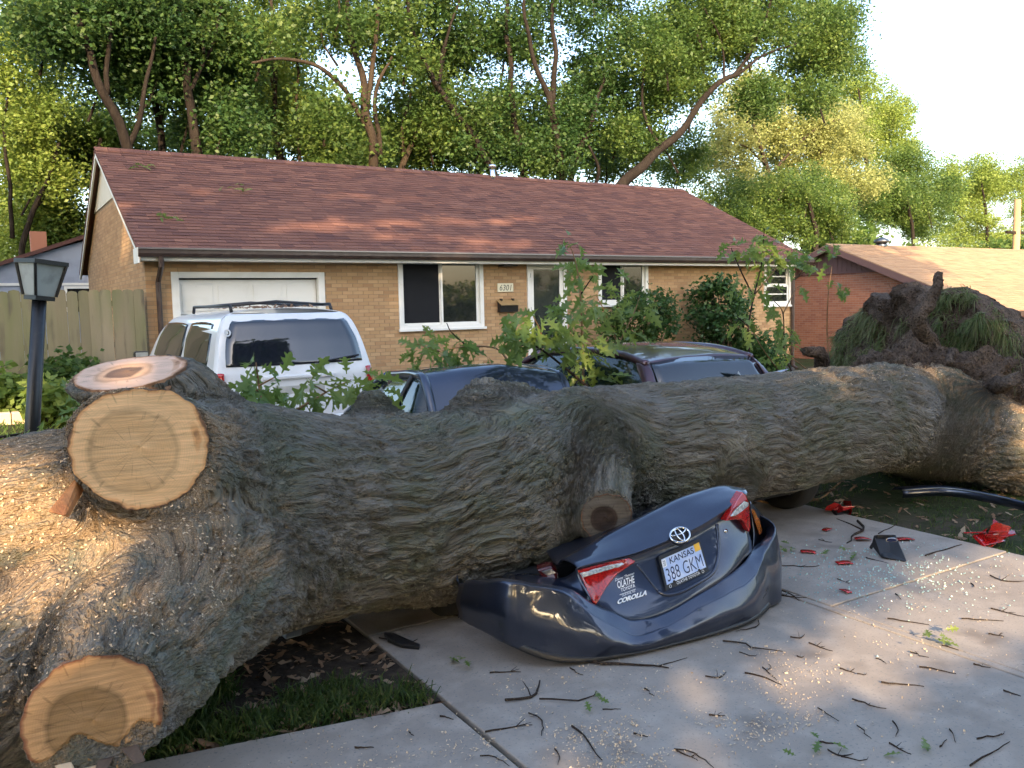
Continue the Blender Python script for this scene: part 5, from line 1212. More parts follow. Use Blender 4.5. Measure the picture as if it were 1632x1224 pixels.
c = np.array([VX-.74, 0, 1.60]); MB().tube([(c[0]+.036*math.cos(t), VY+vyr(1.6+.036*math.sin(t))-.018, c[2]+.036*math.sin(t)) for t in np.linspace(0, 6.283, 21)], .008, 5, False).build('round_sticker', M['decal'], vn)
MB().tube([(c[0], VY+vyr(1.6)-.012, c[2]), (c[0], VY+vyr(1.6)-.018, c[2])], .014, 10).build('sticker_centre', M['decal'], vn)

# ================================================================== TREES BEHIND
def leaf_cloud(name, clumps, leaf, mt, parent, seed, reject=None, flat=.55, bunch=26):
    """clumps: (centre, radius, count); leaves sit in small bunches spread through each clump's volume"""
    rg = np.random.RandomState(seed); C = []; 
    for c, r, n in clumps:
        nb = max(3, int(n/bunch)); d = rg.normal(size=(nb, 3)); d /= np.linalg.norm(d, axis=1)[:, None]
        bc_ = np.array(c)+d*(rg.uniform(.15, 1, nb)**.5)[:, None]*np.array([r, r, r*.8])
        k = rg.randint(0, nb, n); C.append(bc_[k]+rg.normal(0, 1, (n, 3))*np.array([.26, .26, .20])*max(.55, r)*.8)
    C = np.concatenate(C)
    if reject is not None: C = C[~reject(C)]
    n = len(C); a = rg.normal(size=(n, 3)); a[:, 2] *= flat; a /= np.linalg.norm(a, axis=1)[:, None]
    up_ = rg.normal(size=(n, 3))+np.array([0, -.25, 1.0]); b = np.cross(up_, a); b /= np.maximum(np.linalg.norm(b, axis=1), 1e-4)[:, None]
    L = leaf*rg.uniform(.6, 1.35, n)[:, None]; a = a*L*.55; b = b*L*.36
    drop = np.zeros((n, 3)); drop[:, 2] = -L[:, 0]*.12
    V = np.stack([C-a, C+b+drop*.2, C+a+drop, C-b+drop*.2], 1).reshape(-1, 3)
    return obj(name, fastmesh(name, V, np.arange(4*n).reshape(-1, 4)), mt, parent)
def limbs(parent, lines, Y, mt, seed, n=10):
    rg = np.random.RandomState(seed)
    for i, ln in enumerate(lines):
        P = [at(px, py, Y+dy) for px, py, r, dy in [(q+(0,))[:4] for q in ln]]; r = [q[2]*.62 for q in ln]
        if i == 0: P = [np.array([P[0][0], P[0][1], -.1])]+P; r = [r[0]*1.25]+r
        Q = crm(P, 5); rr = np.interp(np.linspace(0, 1, len(Q)), np.linspace(0, 1, len(r)), r)
        Q = Q+  .12*np.stack([pnoise(Q*.9+seed+k*7) for k in range(3)], 1)*np.minimum(1, np.arange(len(Q))/3)[:, None]
        MB().tube(Q, rr, n).build('trunk' if i == 0 else 'limb', mt, parent, True)
def bgtree(name, label, Y, lines, blobs, leaf, mt, seed, bark=None, dens=1.0, depth=2.4):
    base = at(lines[0][0][0], lines[0][0][1], Y); base[2] = 0
    t = empty(name, label, 'tree', loc=tuple(base)); limbs(t, lines, Y, bark or M['treebark'], seed)
    rg = np.random.RandomState(seed+100); cl = []
    for (px, py, rx, ry, n) in blobs:
        for k in range(int(n*1.5)):
            a = rg.uniform(0, 6.283); q = math.sqrt(rg.uniform(0, 1)); Yk = Y+rg.uniform(-.35, 2*depth)
            p = at(px+rx*q*math.cos(a), py+ry*q*math.sin(a), Yk); r = rg.uniform(.7, 1.5)*leaf/.2; cl.append((p, r, int(470*r*r*dens*rg.uniform(.4, 1.2)*(.2/leaf)**2*1.5+30)))
    # twigs carry the clumps
    mb = MB(); 
    for c, r, n in cl[::4]:
        e = np.array(c)+np.array([rg.uniform(-.8, .8), rg.uniform(-.8, .8), -rg.uniform(.8, 1.8)]); mb.tube([e, (np.array(c)+e)/2+rg.normal(0, .1, 3), c], [.045, .03, .012], 5, False)
    if mb.v: tag(mb.build('twigs', bark or M['treebark'], t), kind='stuff')
    leaf_cloud('crown', cl, leaf*.70, mt, t, seed, bunch=22)
    return t
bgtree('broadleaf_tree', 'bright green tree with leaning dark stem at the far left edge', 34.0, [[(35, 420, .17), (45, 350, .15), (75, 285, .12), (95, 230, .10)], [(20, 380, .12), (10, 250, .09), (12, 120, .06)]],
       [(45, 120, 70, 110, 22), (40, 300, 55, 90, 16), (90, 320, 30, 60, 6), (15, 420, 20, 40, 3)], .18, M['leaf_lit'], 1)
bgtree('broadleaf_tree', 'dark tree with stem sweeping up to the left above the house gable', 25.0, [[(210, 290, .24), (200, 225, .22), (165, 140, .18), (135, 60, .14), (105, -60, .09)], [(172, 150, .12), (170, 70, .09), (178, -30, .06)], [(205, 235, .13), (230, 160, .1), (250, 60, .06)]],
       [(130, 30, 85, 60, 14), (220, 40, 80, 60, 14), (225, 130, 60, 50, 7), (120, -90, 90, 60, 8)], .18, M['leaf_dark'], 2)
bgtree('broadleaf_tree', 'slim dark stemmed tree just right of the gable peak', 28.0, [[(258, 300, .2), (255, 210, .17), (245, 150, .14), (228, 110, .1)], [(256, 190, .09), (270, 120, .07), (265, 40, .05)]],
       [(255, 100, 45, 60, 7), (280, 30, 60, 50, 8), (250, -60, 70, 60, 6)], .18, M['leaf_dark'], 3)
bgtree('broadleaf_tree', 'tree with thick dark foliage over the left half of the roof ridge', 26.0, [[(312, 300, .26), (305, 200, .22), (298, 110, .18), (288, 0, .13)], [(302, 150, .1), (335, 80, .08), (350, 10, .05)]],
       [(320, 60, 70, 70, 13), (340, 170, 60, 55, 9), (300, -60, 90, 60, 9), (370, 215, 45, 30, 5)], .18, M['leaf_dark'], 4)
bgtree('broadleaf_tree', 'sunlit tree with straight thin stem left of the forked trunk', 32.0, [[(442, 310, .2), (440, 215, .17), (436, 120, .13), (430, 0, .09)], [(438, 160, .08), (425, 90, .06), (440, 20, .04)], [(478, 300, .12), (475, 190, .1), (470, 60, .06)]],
       [(430, 60, 65, 60, 9), (470, 150, 60, 70, 9), (420, 190, 45, 50, 6), (500, 230, 50, 35, 6), (440, -60, 80, 50, 6)], .19, M['leaf_lit'], 5, M['bark_lit'])
bgtree('broadleaf_tree', 'tall forked tree whose sunlit limb arches to the left above the roof', 25.0, [[(598, 320, .28), (594, 255, .25), (586, 185, .21), (572, 110, .17), (556, 40, .13), (550, -50, .08)], [(584, 180, .16), (592, 110, .13), (600, 30, .10), (598, -60, .06)],
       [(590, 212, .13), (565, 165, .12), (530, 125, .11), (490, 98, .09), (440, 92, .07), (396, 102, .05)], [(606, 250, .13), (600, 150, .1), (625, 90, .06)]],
       [(540, 30, 70, 35, 7), (640, 60, 50, 50, 7), (560, 250, 40, 28, 5), (520, 200, 34, 28, 4), (600, -60, 100, 50, 9), (420, 60, 35, 22, 3)], .18, M['leaf_mid'], 6, M['bark_lit'])
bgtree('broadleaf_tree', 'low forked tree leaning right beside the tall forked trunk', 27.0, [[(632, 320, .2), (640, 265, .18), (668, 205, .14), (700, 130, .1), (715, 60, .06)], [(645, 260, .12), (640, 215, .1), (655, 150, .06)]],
       [(680, 120, 50, 50, 7), (700, 220, 45, 40, 6), (650, 190, 35, 40, 4)], .18, M['leaf_mid'], 7, M['bark_lit'])
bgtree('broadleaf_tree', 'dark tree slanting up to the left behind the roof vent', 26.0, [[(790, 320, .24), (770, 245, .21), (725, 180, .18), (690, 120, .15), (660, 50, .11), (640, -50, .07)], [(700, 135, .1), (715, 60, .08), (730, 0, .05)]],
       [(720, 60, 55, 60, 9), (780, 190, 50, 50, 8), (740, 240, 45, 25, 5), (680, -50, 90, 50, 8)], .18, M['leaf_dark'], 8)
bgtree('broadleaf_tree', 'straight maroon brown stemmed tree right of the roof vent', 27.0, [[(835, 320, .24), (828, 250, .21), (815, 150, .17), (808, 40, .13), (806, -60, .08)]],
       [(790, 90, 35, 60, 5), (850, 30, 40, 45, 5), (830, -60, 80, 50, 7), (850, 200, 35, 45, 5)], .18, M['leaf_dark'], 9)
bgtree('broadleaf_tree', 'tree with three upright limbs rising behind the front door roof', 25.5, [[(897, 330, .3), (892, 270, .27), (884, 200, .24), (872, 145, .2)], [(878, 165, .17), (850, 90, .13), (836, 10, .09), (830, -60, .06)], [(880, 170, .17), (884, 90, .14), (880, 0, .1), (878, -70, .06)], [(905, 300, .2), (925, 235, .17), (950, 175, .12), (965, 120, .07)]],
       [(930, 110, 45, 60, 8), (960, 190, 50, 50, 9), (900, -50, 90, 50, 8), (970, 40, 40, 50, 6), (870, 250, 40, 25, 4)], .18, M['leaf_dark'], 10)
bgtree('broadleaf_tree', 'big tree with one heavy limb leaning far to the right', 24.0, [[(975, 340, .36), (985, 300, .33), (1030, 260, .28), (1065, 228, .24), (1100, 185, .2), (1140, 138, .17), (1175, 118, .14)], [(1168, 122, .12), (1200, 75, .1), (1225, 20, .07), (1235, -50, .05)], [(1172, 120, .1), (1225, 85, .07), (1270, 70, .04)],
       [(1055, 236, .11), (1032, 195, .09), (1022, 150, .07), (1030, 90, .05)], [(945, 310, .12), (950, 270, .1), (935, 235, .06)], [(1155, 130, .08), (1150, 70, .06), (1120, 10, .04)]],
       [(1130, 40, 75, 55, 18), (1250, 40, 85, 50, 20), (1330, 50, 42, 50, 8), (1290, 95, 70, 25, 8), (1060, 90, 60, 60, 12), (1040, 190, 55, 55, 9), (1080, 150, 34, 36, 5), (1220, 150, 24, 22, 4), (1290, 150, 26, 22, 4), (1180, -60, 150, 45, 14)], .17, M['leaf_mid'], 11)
bgtree('broadleaf_tree', 'pale yellow green tree with broken limbs beyond the roof end', 38.0, [[(1232, 330, .3), (1228, 285, .26), (1215, 245, .2), (1200, 200, .14)], [(1226, 280, .16), (1262, 240, .12), (1300, 205, .08), (1340, 190, .05)], [(1220, 262, .12), (1190, 235, .09), (1160, 225, .05)]],
       [(1190, 200, 60, 50, 14), (1270, 190, 70, 45, 16), (1330, 220, 60, 45, 12), (1150, 265, 45, 50, 9), (1290, 260, 60, 35, 9), (1210, 150, 40, 30, 5), (1230, 300, 80, 30, 14), (1340, 290, 60, 30, 9)], .22, M['leaf_pale'], 12, M['bark_lit'])
bgtree('broadleaf_tree', 'tall yellow green tree against the bright sky at right', 47.0, [[(1390, 400, .35), (1385, 300, .28), (1375, 200, .18), (1368, 140, .1)]],
       [(1370, 160, 45, 40, 11), (1400, 220, 55, 55, 16), (1420, 190, 34, 36, 6), (1350, 230, 40, 45, 8), (1400, 300, 60, 50, 14)], .25, M['leaf_lit'], 13)
bgtree('broadleaf_tree', 'dark rounded tree behind the right end of the roof', 31.0, [[(1300, 400, .22), (1296, 345, .18), (1280, 300, .12)]],
       [(1240, 340, 75, 36, 16), (1150, 330, 50, 40, 9), (1310, 350, 60, 30, 12), (1290, 310, 60, 30, 9)], .18, M['leaf_mid'], 14, dens=1.2)
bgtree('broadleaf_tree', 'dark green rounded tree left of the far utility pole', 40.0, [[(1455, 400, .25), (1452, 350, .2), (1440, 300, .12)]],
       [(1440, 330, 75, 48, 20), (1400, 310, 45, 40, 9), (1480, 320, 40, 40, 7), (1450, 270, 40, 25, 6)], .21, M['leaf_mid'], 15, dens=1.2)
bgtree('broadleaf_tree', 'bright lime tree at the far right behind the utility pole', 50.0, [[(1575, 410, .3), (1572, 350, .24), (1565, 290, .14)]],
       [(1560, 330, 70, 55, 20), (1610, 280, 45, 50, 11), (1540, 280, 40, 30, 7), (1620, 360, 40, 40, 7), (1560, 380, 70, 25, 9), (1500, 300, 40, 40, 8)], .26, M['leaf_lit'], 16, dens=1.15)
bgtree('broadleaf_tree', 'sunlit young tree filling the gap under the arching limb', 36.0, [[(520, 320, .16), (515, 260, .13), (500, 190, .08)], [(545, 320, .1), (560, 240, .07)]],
       [(480, 210, 70, 50, 11), (560, 230, 55, 35, 8), (400, 170, 60, 70, 11), (350, 100, 50, 60, 7), (660, 240, 60, 30, 8)], .2, M['leaf_lit'], 17, M['bark_lit'])
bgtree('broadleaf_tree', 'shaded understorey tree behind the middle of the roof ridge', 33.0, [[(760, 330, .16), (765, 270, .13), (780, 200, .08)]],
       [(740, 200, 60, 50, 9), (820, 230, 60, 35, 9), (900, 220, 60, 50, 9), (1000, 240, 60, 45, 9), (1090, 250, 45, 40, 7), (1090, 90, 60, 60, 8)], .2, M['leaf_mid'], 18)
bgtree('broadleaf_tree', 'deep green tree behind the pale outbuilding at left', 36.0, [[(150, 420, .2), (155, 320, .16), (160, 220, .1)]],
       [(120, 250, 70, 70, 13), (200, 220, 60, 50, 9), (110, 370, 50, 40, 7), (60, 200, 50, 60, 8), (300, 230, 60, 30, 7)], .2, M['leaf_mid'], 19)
# low far wood that closes the horizon behind all of it
rg = np.random.RandomState(77); cl = []
for k in range(760):
    ang = rg.uniform(-.25, 1.30) if k < 330 else rg.uniform(1.3, 6.03); R_ = rg.uniform(58, 75); cl.append((np.array([math.sin(ang)*R_, math.cos(ang)*R_, rg.uniform(.5, 6.5 if ang < .95 else 4.5)]), rg.uniform(1.3, 2.4), 330))  # the rest rings the unseen side behind the viewer, added to darken reflections
w_ = leaf_cloud('distant_wood', cl, .42, M['leaf_mid'], None, 78); tag(w_, 'distant green wood closing the view behind the houses', 'wood', kind='stuff')
# utility pole
up_ = empty('utility_pole', 'tan wooden utility pole at the far right above the neighbouring roof', 'pole', loc=tuple(np.array(at(1623, 400, 22))*np.array([1, 1, 0])))
a_ = at(1622, 318, 22); b_ = at(1625, 400, 22); b_[0] = a_[0]; b_[2] = -.5
MB().tube([b_, a_], [.19, .15], 12).build('pole', mat('pole_wood', (.42, .27, .14), .9, var=[(3, (.3, .19, .1), .4, .7)], stretch=(1, 1, .2)), up_, True)
MB().box(a_[0]-.9, a_[0]+.9, a_[1]-.06, a_[1]+.06, a_[2]-1.6, a_[2]-1.48).build('cross_arm', M['treebark'], up_)
MB().tube([a_-np.array([0, 0, 1.2]), at(1560, 372, 30), at(1500, 385, 40)], .012, 5).build('wire', M['black'], up_)
# ================================================================== SHADE TREES BEHIND THE VIEWER
# The trees across the street shade the yard at this low sun; gaps are cut into their unseen crowns along the sun rays to these patches.
LIT = [((.15, 4.35, .95), .36), ((.05, 3.9, .75), .24), ((-.35, 4.5, 1.1), .5), ((.45, 3.95, .80), .15), ((.62, 4.6, 1.55), .22),
       ((8.3, 4.2, .5), .42), ((8.7, 3.9, .6), .5), ((7.6, 4.7, 1.15), .22), ((6.1, 4.75, 1.22), .22), ((6.6, 4.8, 1.22), .2), ((5.5, 4.75, 1.22), .14),
       ((.3, 10.5, .4), .7), ((-.6, 9.8, .3), .7), ((.2, 12.7, .55), .6), ((1.0, 13.5, .5), .3), ((8.6, 4.4, 1.7), .2)]
for px, py, r in ((1010, 1095, .10), (1080, 1085, .15), (1150, 1075, .19), (1230, 1062, .22), (1310, 1047, .26), (1380, 1025, .28), (1440, 1005, .30), (1500, 985, .32), (1560, 960, .34), (1620, 935, .36), (1500, 930, .26), (1560, 910, .28), (1640, 905, .34), (1420, 960, .14), (1100, 1190, .12), (1190, 1200, .12), (900, 1215, .14)):
    LIT.append((tuple(atZ(px, py)), r))
RF = []
for (ax_, ay_, bx_, by_, n_, r_) in ((425, 362, 860, 348, 26, .24), (520, 308, 700, 322, 12, .17), (300, 307, 350, 312, 4, .14), (600, 372, 840, 388, 12, .20), (560, 392, 800, 398, 8, .15), (1200, 384, 1270, 397, 6, .20), (470, 352, 700, 340, 10, .15), (880, 372, 960, 386, 4, .12)):
    for k in range(n_):
        t_ = k/(n_-1); RF.append((ax_+(bx_-ax_)*t_, ay_+(by_-ay_)*t_+random.uniform(-4, 4), r_*random.uniform(.55, 1.15)))
for px, py, r in RF:
    y = 16.2
    for _ in range(12): p = at(px, py, y); y += (p[2]-(EZ+(y-EY)*slope))*-.9*0+((p[2]-EZ)/slope+EY-y)*.5
    LIT.append((tuple(at(px, py, y)), r))
for px, py, r in ((145, 330, .18), (160, 300, .12), (170, 350, .10), (190, 330, .10), (137, 380, .25)):
    LIT.append((tuple(atX(px, py, HX0)), r))
for px, py, Y_, r in ((930, 560, 5.7, .26), (845, 535, 5.6, .24), (925, 600, 5.7, .2), (1215, 415, 5.8, .3), (1190, 520, 5.8, .22), (1310, 430, 6.0, .25), (700, 560, 6.2, .18), (960, 490, 6.0, .2), (1250, 560, 5.9, .2)): LIT.append((tuple(at(px, py, Y_)), r))
LC = np.array([p for p, r in LIT], float); LR = np.array([r for p, r in LIT])
def in_gap(P):
    out = np.zeros(len(P), bool)
    for c, r in zip(LC, LR):
        d = P-c; t = d@SUNV; out |= (np.linalg.norm(d-t[:, None]*SUNV, axis=1) < r)
    return out
rg = np.random.RandomState(21)
for i, (tx, ty, hh) in enumerate(((-17.5, -13.5, 19), (-11.5, -12.5, 20.5), (-5.5, -13.5, 21), (.5, -12.5, 20.5), (5.8, -13.5, 19.5))):
    t = empty('street_tree', ['broad shade tree farthest left across the street behind the viewer', 'second shade tree across the street behind the viewer', 'middle shade tree across the street behind the viewer', 'fourth shade tree across the street behind the viewer', 'shade tree farthest right across the street behind the viewer'][i], 'tree', loc=(tx, ty, 0))
    MB().tube([(tx, ty, -.1), (tx+.1, ty, 3), (tx-.1, ty+.2, 7), (tx, ty, 11)], [.4, .33, .25, .12], 12).build('trunk', M['treebark'], t, True)
    cl = []
    for k in range(300):
        cl.append((np.array([tx+rg.uniform(-4.0, 4.0), ty+rg.uniform(-2.6, 2.6), rg.uniform(2.6, hh)]), rg.uniform(.9, 1.5), 125))
    if i in (1, 2):        # unseen leaf clumps added on the sun rays to shade the wreck
        for tg in ((2.5, 3.5, .4), (2.9, 3.4, .4), (3.4, 3.35, .4), (3.9, 3.4, .5), (2.2, 3.9, .3), (3.2, 3.7, .8)):
            for k in range(3):
                tt = (np.array(tg)+SUNV*((tg[1]+11.2+k*1.3)/-SUNV[1])); cl.append((tt, .7, 260))
    leaf_cloud('crown', cl, .42, M['leaf_mid'], t, 300+i, reject=in_gap)
t = empty('added_shade_tree', 'added shade tree beyond the left edge of the view, shading the outbuilding', 'tree', loc=(-5.2, 20, 0))  # unseen tree added to shade the pale outbuilding
MB().tube([(-5.2, 20, 0), (-5.1, 20, 3), (-5.3, 20.1, 6.5), (-5.2, 20, 9)], [.32, .27, .2, .1], 12).build('trunk', M['treebark'], t, True)
leaf_cloud('crown', [(np.array([-4.6+rg.uniform(-3.6, 3.0), 20+rg.uniform(-2.5, 2.5), rg.uniform(3.2, 11)]), rg.uniform(.9, 1.4), 140) for k in range(150)], .36, M['leaf_mid'], t, 320, reject=in_gap)
# ================================================================== SHRUBS AND LAWN PLANTS
def shrub(label, px, py, rx, ry, Y, n, mt, seed, leaf=.09, name='shrub'):
    c = at(px, py, Y); d = np.linalg.norm((c-ORG)); sc = d*(CF@((c-ORG)/d))/FPX
    t = empty(name, label, 'shrub', loc=(c[0], c[1], 0)); rg = np.random.RandomState(seed); cl = []
    mb = MB()
    for k in range(n):
        u_ = rg.normal(size=3); u_ /= np.linalg.norm(u_); p = c+u_*np.array([rx*sc, min(rx*sc, .55), ry*sc])*rg.uniform(.35, 1)**.5
        cl.append((p, rg.uniform(.16, .28), 130)); mb.tube([(c[0]+rg.normal(0, .08), c[1]+rg.normal(0, .08), 0), (np.array([c[0], c[1], .3])+p)/2+rg.normal(0, .05, 3), p], [.016, .011, .005], 5, False)
    tag(mb.build('stems', M['twig'], t), kind='stuff')
    o = leaf_cloud('foliage', cl, leaf, mt, t, seed, bunch=12); return t
shrub('leafy green shrub under the second window beside the door', 1020, 510, 62, 58, 13.9, 34, M['leaf_dark'], 31)
shrub('dense dark shrub against the brick right of the second window', 1148, 500, 50, 62, 14.1, 36, M['shrub'], 32)
shrub('low shrub below the small end window', 1215, 562, 46, 34, 13.6, 22, M['leaf_dark'], 33)
shrub('weedy bush at the foot of the board fence', 105, 615, 30, 36, 14.3, 11, M['leaf_mid'], 34, .12)
shrub('small weed growing at the left end of the fence foot', 12, 632, 18, 26, 13.9, 6, M['leaf_lit'], 35, .12)
shrub('tall thin weed standing in the sunny lawn before the fence', 80, 640, 9, 34, 12.2, 5, M['leaf_lit'], 36, .12)
# ================================================================== LEAFY OAK SHOOTS
def leaf_mesh(seed):
    rg = random.Random(seed); half = [(0, .015), (.16, .03), (.20, .13), (.27, .15), (.30, .06), (.40, .07), (.46, .24), (.53, .25), (.54, .16), (.60, .09), (.68, .10), (.74, .22), (.80, .19), (.80, .08), (.90, .07), (1.0, .0)]
    half = [(a, b*rg.uniform(.85, 1.2)) for a, b in half]; half[-1] = (1.0, 0); V = []; n = len(half)
    bend = rg.uniform(.25, .6); fold = rg.uniform(.15, .45)
    zc = lambda a, b: -bend*a*a*.5+fold*abs(b)
    for a, b in half: V.append((a, b, zc(a, b)))
    for a, b in half: V.append((a, 0, zc(a, 0)))
    for a, b in half: V.append((a, -b, zc(a, b)))
    Fc = []
    for i in range(n-1): Fc += [(i, i+1, n+i+1, n+i), (n+i, n+i+1, 2*n+i+1, 2*n+i)]
    me = bpy.data.meshes.new('leaf'); me.from_pydata(V, [], Fc); me.materials.append(M['oakleaf']); return me
LEAVES = [leaf_mesh(s) for s in range(6)]
rl = random.Random(99)
def shoot(label, stems, Y, blobs, size=.15, rs=.010, group='leafy oak shoots standing up behind the trunk'):
    """stems: polylines in (px, py); blobs: (px, py, rx, ry, number of leaves)"""
    b0 = at(*stems[0][0], Y); t = empty('oak_shoot', label, 'branch', group, loc=tuple(b0))
    nodes_ = []
    for i, s in enumerate(stems):
        P = crm([at(px, py, Y+.05*math.sin(k*2.1+i)) for k, (px, py) in enumerate(s)], 5) if len(s) > 1 else None
        MB().tube(P, np.linspace(rs if i == 0 else rs*.7, rs*.35, len(P)), 6).build('stem', M['stem'] if rl.random() < .6 else M['twig'], t, True); nodes_ += list(P)
    nodes_ = np.array(nodes_)
    for (px, py, rx, ry, n) in blobs:
        for k in range(int(n*1.7)):
            a = rl.uniform(0, 6.283); q = math.sqrt(rl.random()); p = at(px+rx*q*math.cos(a), py+ry*q*math.sin(a), Y+rl.uniform(-.18, .18))
            o = bpy.data.objects.new('leaf', LEAVES[rl.randrange(6)]); link(o, t); o.location = Vector(p-b0)
            j = np.argmin(np.linalg.norm(nodes_-p, axis=1)); d = Vector(p-nodes_[j]); d.z -= .02; d = d+Vector((rl.gauss(0, .05), rl.gauss(0, .05), rl.gauss(-.03, .05)))
            if d.length < 1e-3: d = Vector((0, 0, -1))
            qd = d.to_track_quat('X', 'Z'); o.rotation_mode = 'QUATERNION'; o.rotation_quaternion = qd @ Matrix.Rotation(rl.uniform(-1.2, 1.2), 4, 'X').to_quaternion()
            s_ = size*rl.uniform(.95, 1.6); o.scale = (s_, s_, s_)
shoot('small oak sprig standing before the minivan bumper', [[(418, 650), (412, 610), (408, 578)], [(414, 625), (385, 605)], [(412, 615), (440, 600)]], 5.35, [(410, 585, 18, 14, 5), (440, 605, 16, 14, 4), (385, 615, 18, 16, 5), (415, 630, 40, 12, 6)], .15)
shoot('flattened oak foliage beside the blue roof below the minivan', [[(470, 655), (520, 625), (560, 605)], [(520, 625), (490, 608)]], 5.5, [(520, 612, 40, 18, 12), (480, 640, 40, 12, 10), (570, 605, 30, 14, 8), (600, 620, 22, 18, 6), (440, 642, 25, 8, 5)], .14)
shoot('oak sprig in front of the brick below the main window', [[(810, 575), (790, 555), (745, 552), (700, 560)], [(745, 552), (720, 530), (712, 515)], [(700, 560), (665, 548)]], 6.2, [(720, 550, 45, 20, 20), (680, 560, 30, 20, 12), (760, 575, 30, 8, 6)], .13)
shoot('oak branch with orange stem reaching across the door bottom', [[(938, 618), (905, 590), (870, 562), (845, 548), (830, 552)], [(870, 562), (860, 525), (850, 505)], [(875, 590), (862, 610)]], 5.6, [(845, 525, 34, 26, 28), (880, 545, 28, 20, 12), (820, 545, 16, 22, 8)], .15, .012)
shoot('tall oak shoot rising over the eave right of the door', [[(930, 612), (928, 540), (925, 470), (918, 420), (906, 385)], [(928, 540), (905, 525)], [(925, 470), (945, 440)]], 5.7, [(930, 560, 30, 40, 26), (918, 495, 28, 30, 18), (925, 430, 22, 20, 12), (905, 385, 7, 13, 4), (945, 600, 40, 12, 10)], .14)
shoot('spreading oak shoot before the second window', [[(1000, 610), (985, 550), (965, 500), (950, 470)], [(985, 550), (1010, 500), (1020, 470)], [(1010, 600), (1040, 570), (1060, 530)]], 6.0, [(960, 480, 28, 24, 14), (1010, 490, 30, 24, 12), (980, 535, 28, 24, 10), (1045, 560, 20, 26, 8), (985, 455, 40, 14, 6)], .13)
shoot('tall airy oak sapling before the small end window', [[(1208, 598), (1194, 560), (1193, 520), (1202, 470), (1214, 420), (1218, 365)], [(1202, 470), (1235, 430), (1255, 405)], [(1202, 475), (1180, 430), (1165, 395)], [(1193, 520), (1175, 505)]], 5.8, [(1215, 400, 40, 24, 22), (1180, 395, 25, 14, 8), (1200, 450, 30, 22, 12), (1195, 515, 18, 16, 7), (1250, 415, 26, 18, 10), (1212, 370, 12, 12, 3)], .13, .013)
shoot('thin oak sapling with bare forks left of the root plate', [[(1262, 594), (1250, 560), (1248, 500), (1232, 478)], [(1248, 500), (1268, 462), (1278, 455)], [(1240, 590), (1215, 555), (1200, 530)], [(1290, 592), (1262, 570)]], 5.9, [(1245, 525, 16, 26, 9), (1230, 490, 14, 10, 4), (1275, 460, 8, 8, 2), (1240, 560, 30, 18, 8)], .12)
shoot('slender oak shoot before the red brick wall', [[(1322, 590), (1318, 530), (1320, 470), (1326, 425)], [(1312, 588), (1330, 560)], [(1306, 592), (1322, 566)]], 6.0, [(1310, 415, 30, 18, 14), (1336, 455, 14, 12, 6), (1345, 470, 6, 8, 2), (1292, 425, 16, 12, 5)], .13)
shoot('oak foliage lying on the lawn behind the left limb', [[(-20, 700), (60, 688), (130, 682)], [(20, 712), (110, 690), (140, 700)], [(130, 690), (128, 660)]], 6.3, [(30, 705, 40, 14, 16), (95, 700, 36, 16, 18), (130, 672, 18, 22, 12), (125, 640, 8, 10, 4)], .15)
# ================================================================== GRASS, LITTER, DEBRIS
def scatter(poly_fn, n, seed, x0, x1, y0, y1):
    rg = np.random.RandomState(seed); P = np.stack([rg.uniform(x0, x1, n*6), rg.uniform(y0, y1, n*6)], 1); P = P[poly_fn(P[:, 0], P[:, 1])][:n]
    return np.stack([P[:, 0], P[:, 1], hgt(P[:, 0], P[:, 1])-.03], 1)
Zup = lambda P: np.tile(np.array([0, 0, 1.0]), (len(P), 1))
dens = lambda x, y: pnoise(np.stack([x*2.2, y*2.2, x*0], 1))
G1 = scatter(lambda x, y: (y > ed(x)+.02) & (x < 1.70) & ((dens(x, y) > -.1) | (y < ed(x)+.25)) & ~((x > .95) & (y > ed(x)+.40)), 6500, 1, -.6, 1.7, 3.4, 5.6)
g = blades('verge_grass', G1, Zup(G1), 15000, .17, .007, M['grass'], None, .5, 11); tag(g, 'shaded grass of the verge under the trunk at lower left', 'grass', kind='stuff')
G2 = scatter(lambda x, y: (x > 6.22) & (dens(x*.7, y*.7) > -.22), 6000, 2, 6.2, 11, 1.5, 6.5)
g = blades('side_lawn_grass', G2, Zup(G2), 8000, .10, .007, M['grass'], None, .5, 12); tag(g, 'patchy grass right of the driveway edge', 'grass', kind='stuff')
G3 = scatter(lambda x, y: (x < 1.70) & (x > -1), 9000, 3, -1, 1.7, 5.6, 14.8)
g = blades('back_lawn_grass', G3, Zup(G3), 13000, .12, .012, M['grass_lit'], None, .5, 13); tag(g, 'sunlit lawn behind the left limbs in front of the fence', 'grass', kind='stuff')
def litter_mesh(name, P, size, mt, seed, label, cat, lift=.012):
    rg = np.random.RandomState(seed); n = len(P); a = rg.uniform(0, 6.283, n); el = rg.normal(0, .28, n); s = size*rg.uniform(.5, 1.3, n)
    d = np.stack([np.cos(a)*np.cos(el), np.sin(a)*np.cos(el), np.sin(el)], 1)*s[:, None]; e = np.stack([-np.sin(a), np.cos(a), rg.normal(0, .3, n)], 1)*(s*.34)[:, None]
    c = P+np.array([0, 0, lift])+np.stack([0*a, 0*a, np.abs(np.sin(el))*s*.6], 1); k = np.stack([0*a, 0*a, s*.16*rg.uniform(-1, 1, n)], 1)
    V = np.stack([c-d, c-d*.35-e+k, c-d*.1-e*.45, c+d*.4-e*.9+k, c+d, c+d*.4+e*.9+k, c-d*.1+e*.45, c-d*.35+e+k], 1).reshape(-1, 3)
    o = obj(name, fastmesh(name, V, np.arange(8*n).reshape(-1, 8)), mt); return tag(o, label, cat, kind='stuff')
L1 = scatter(lambda x, y: (x < 1.72) & (y > ed(x)) & ((x > .9) | (y < ed(x)+.12)), 520, 5, .1, 1.72, 3.4, 5.6)
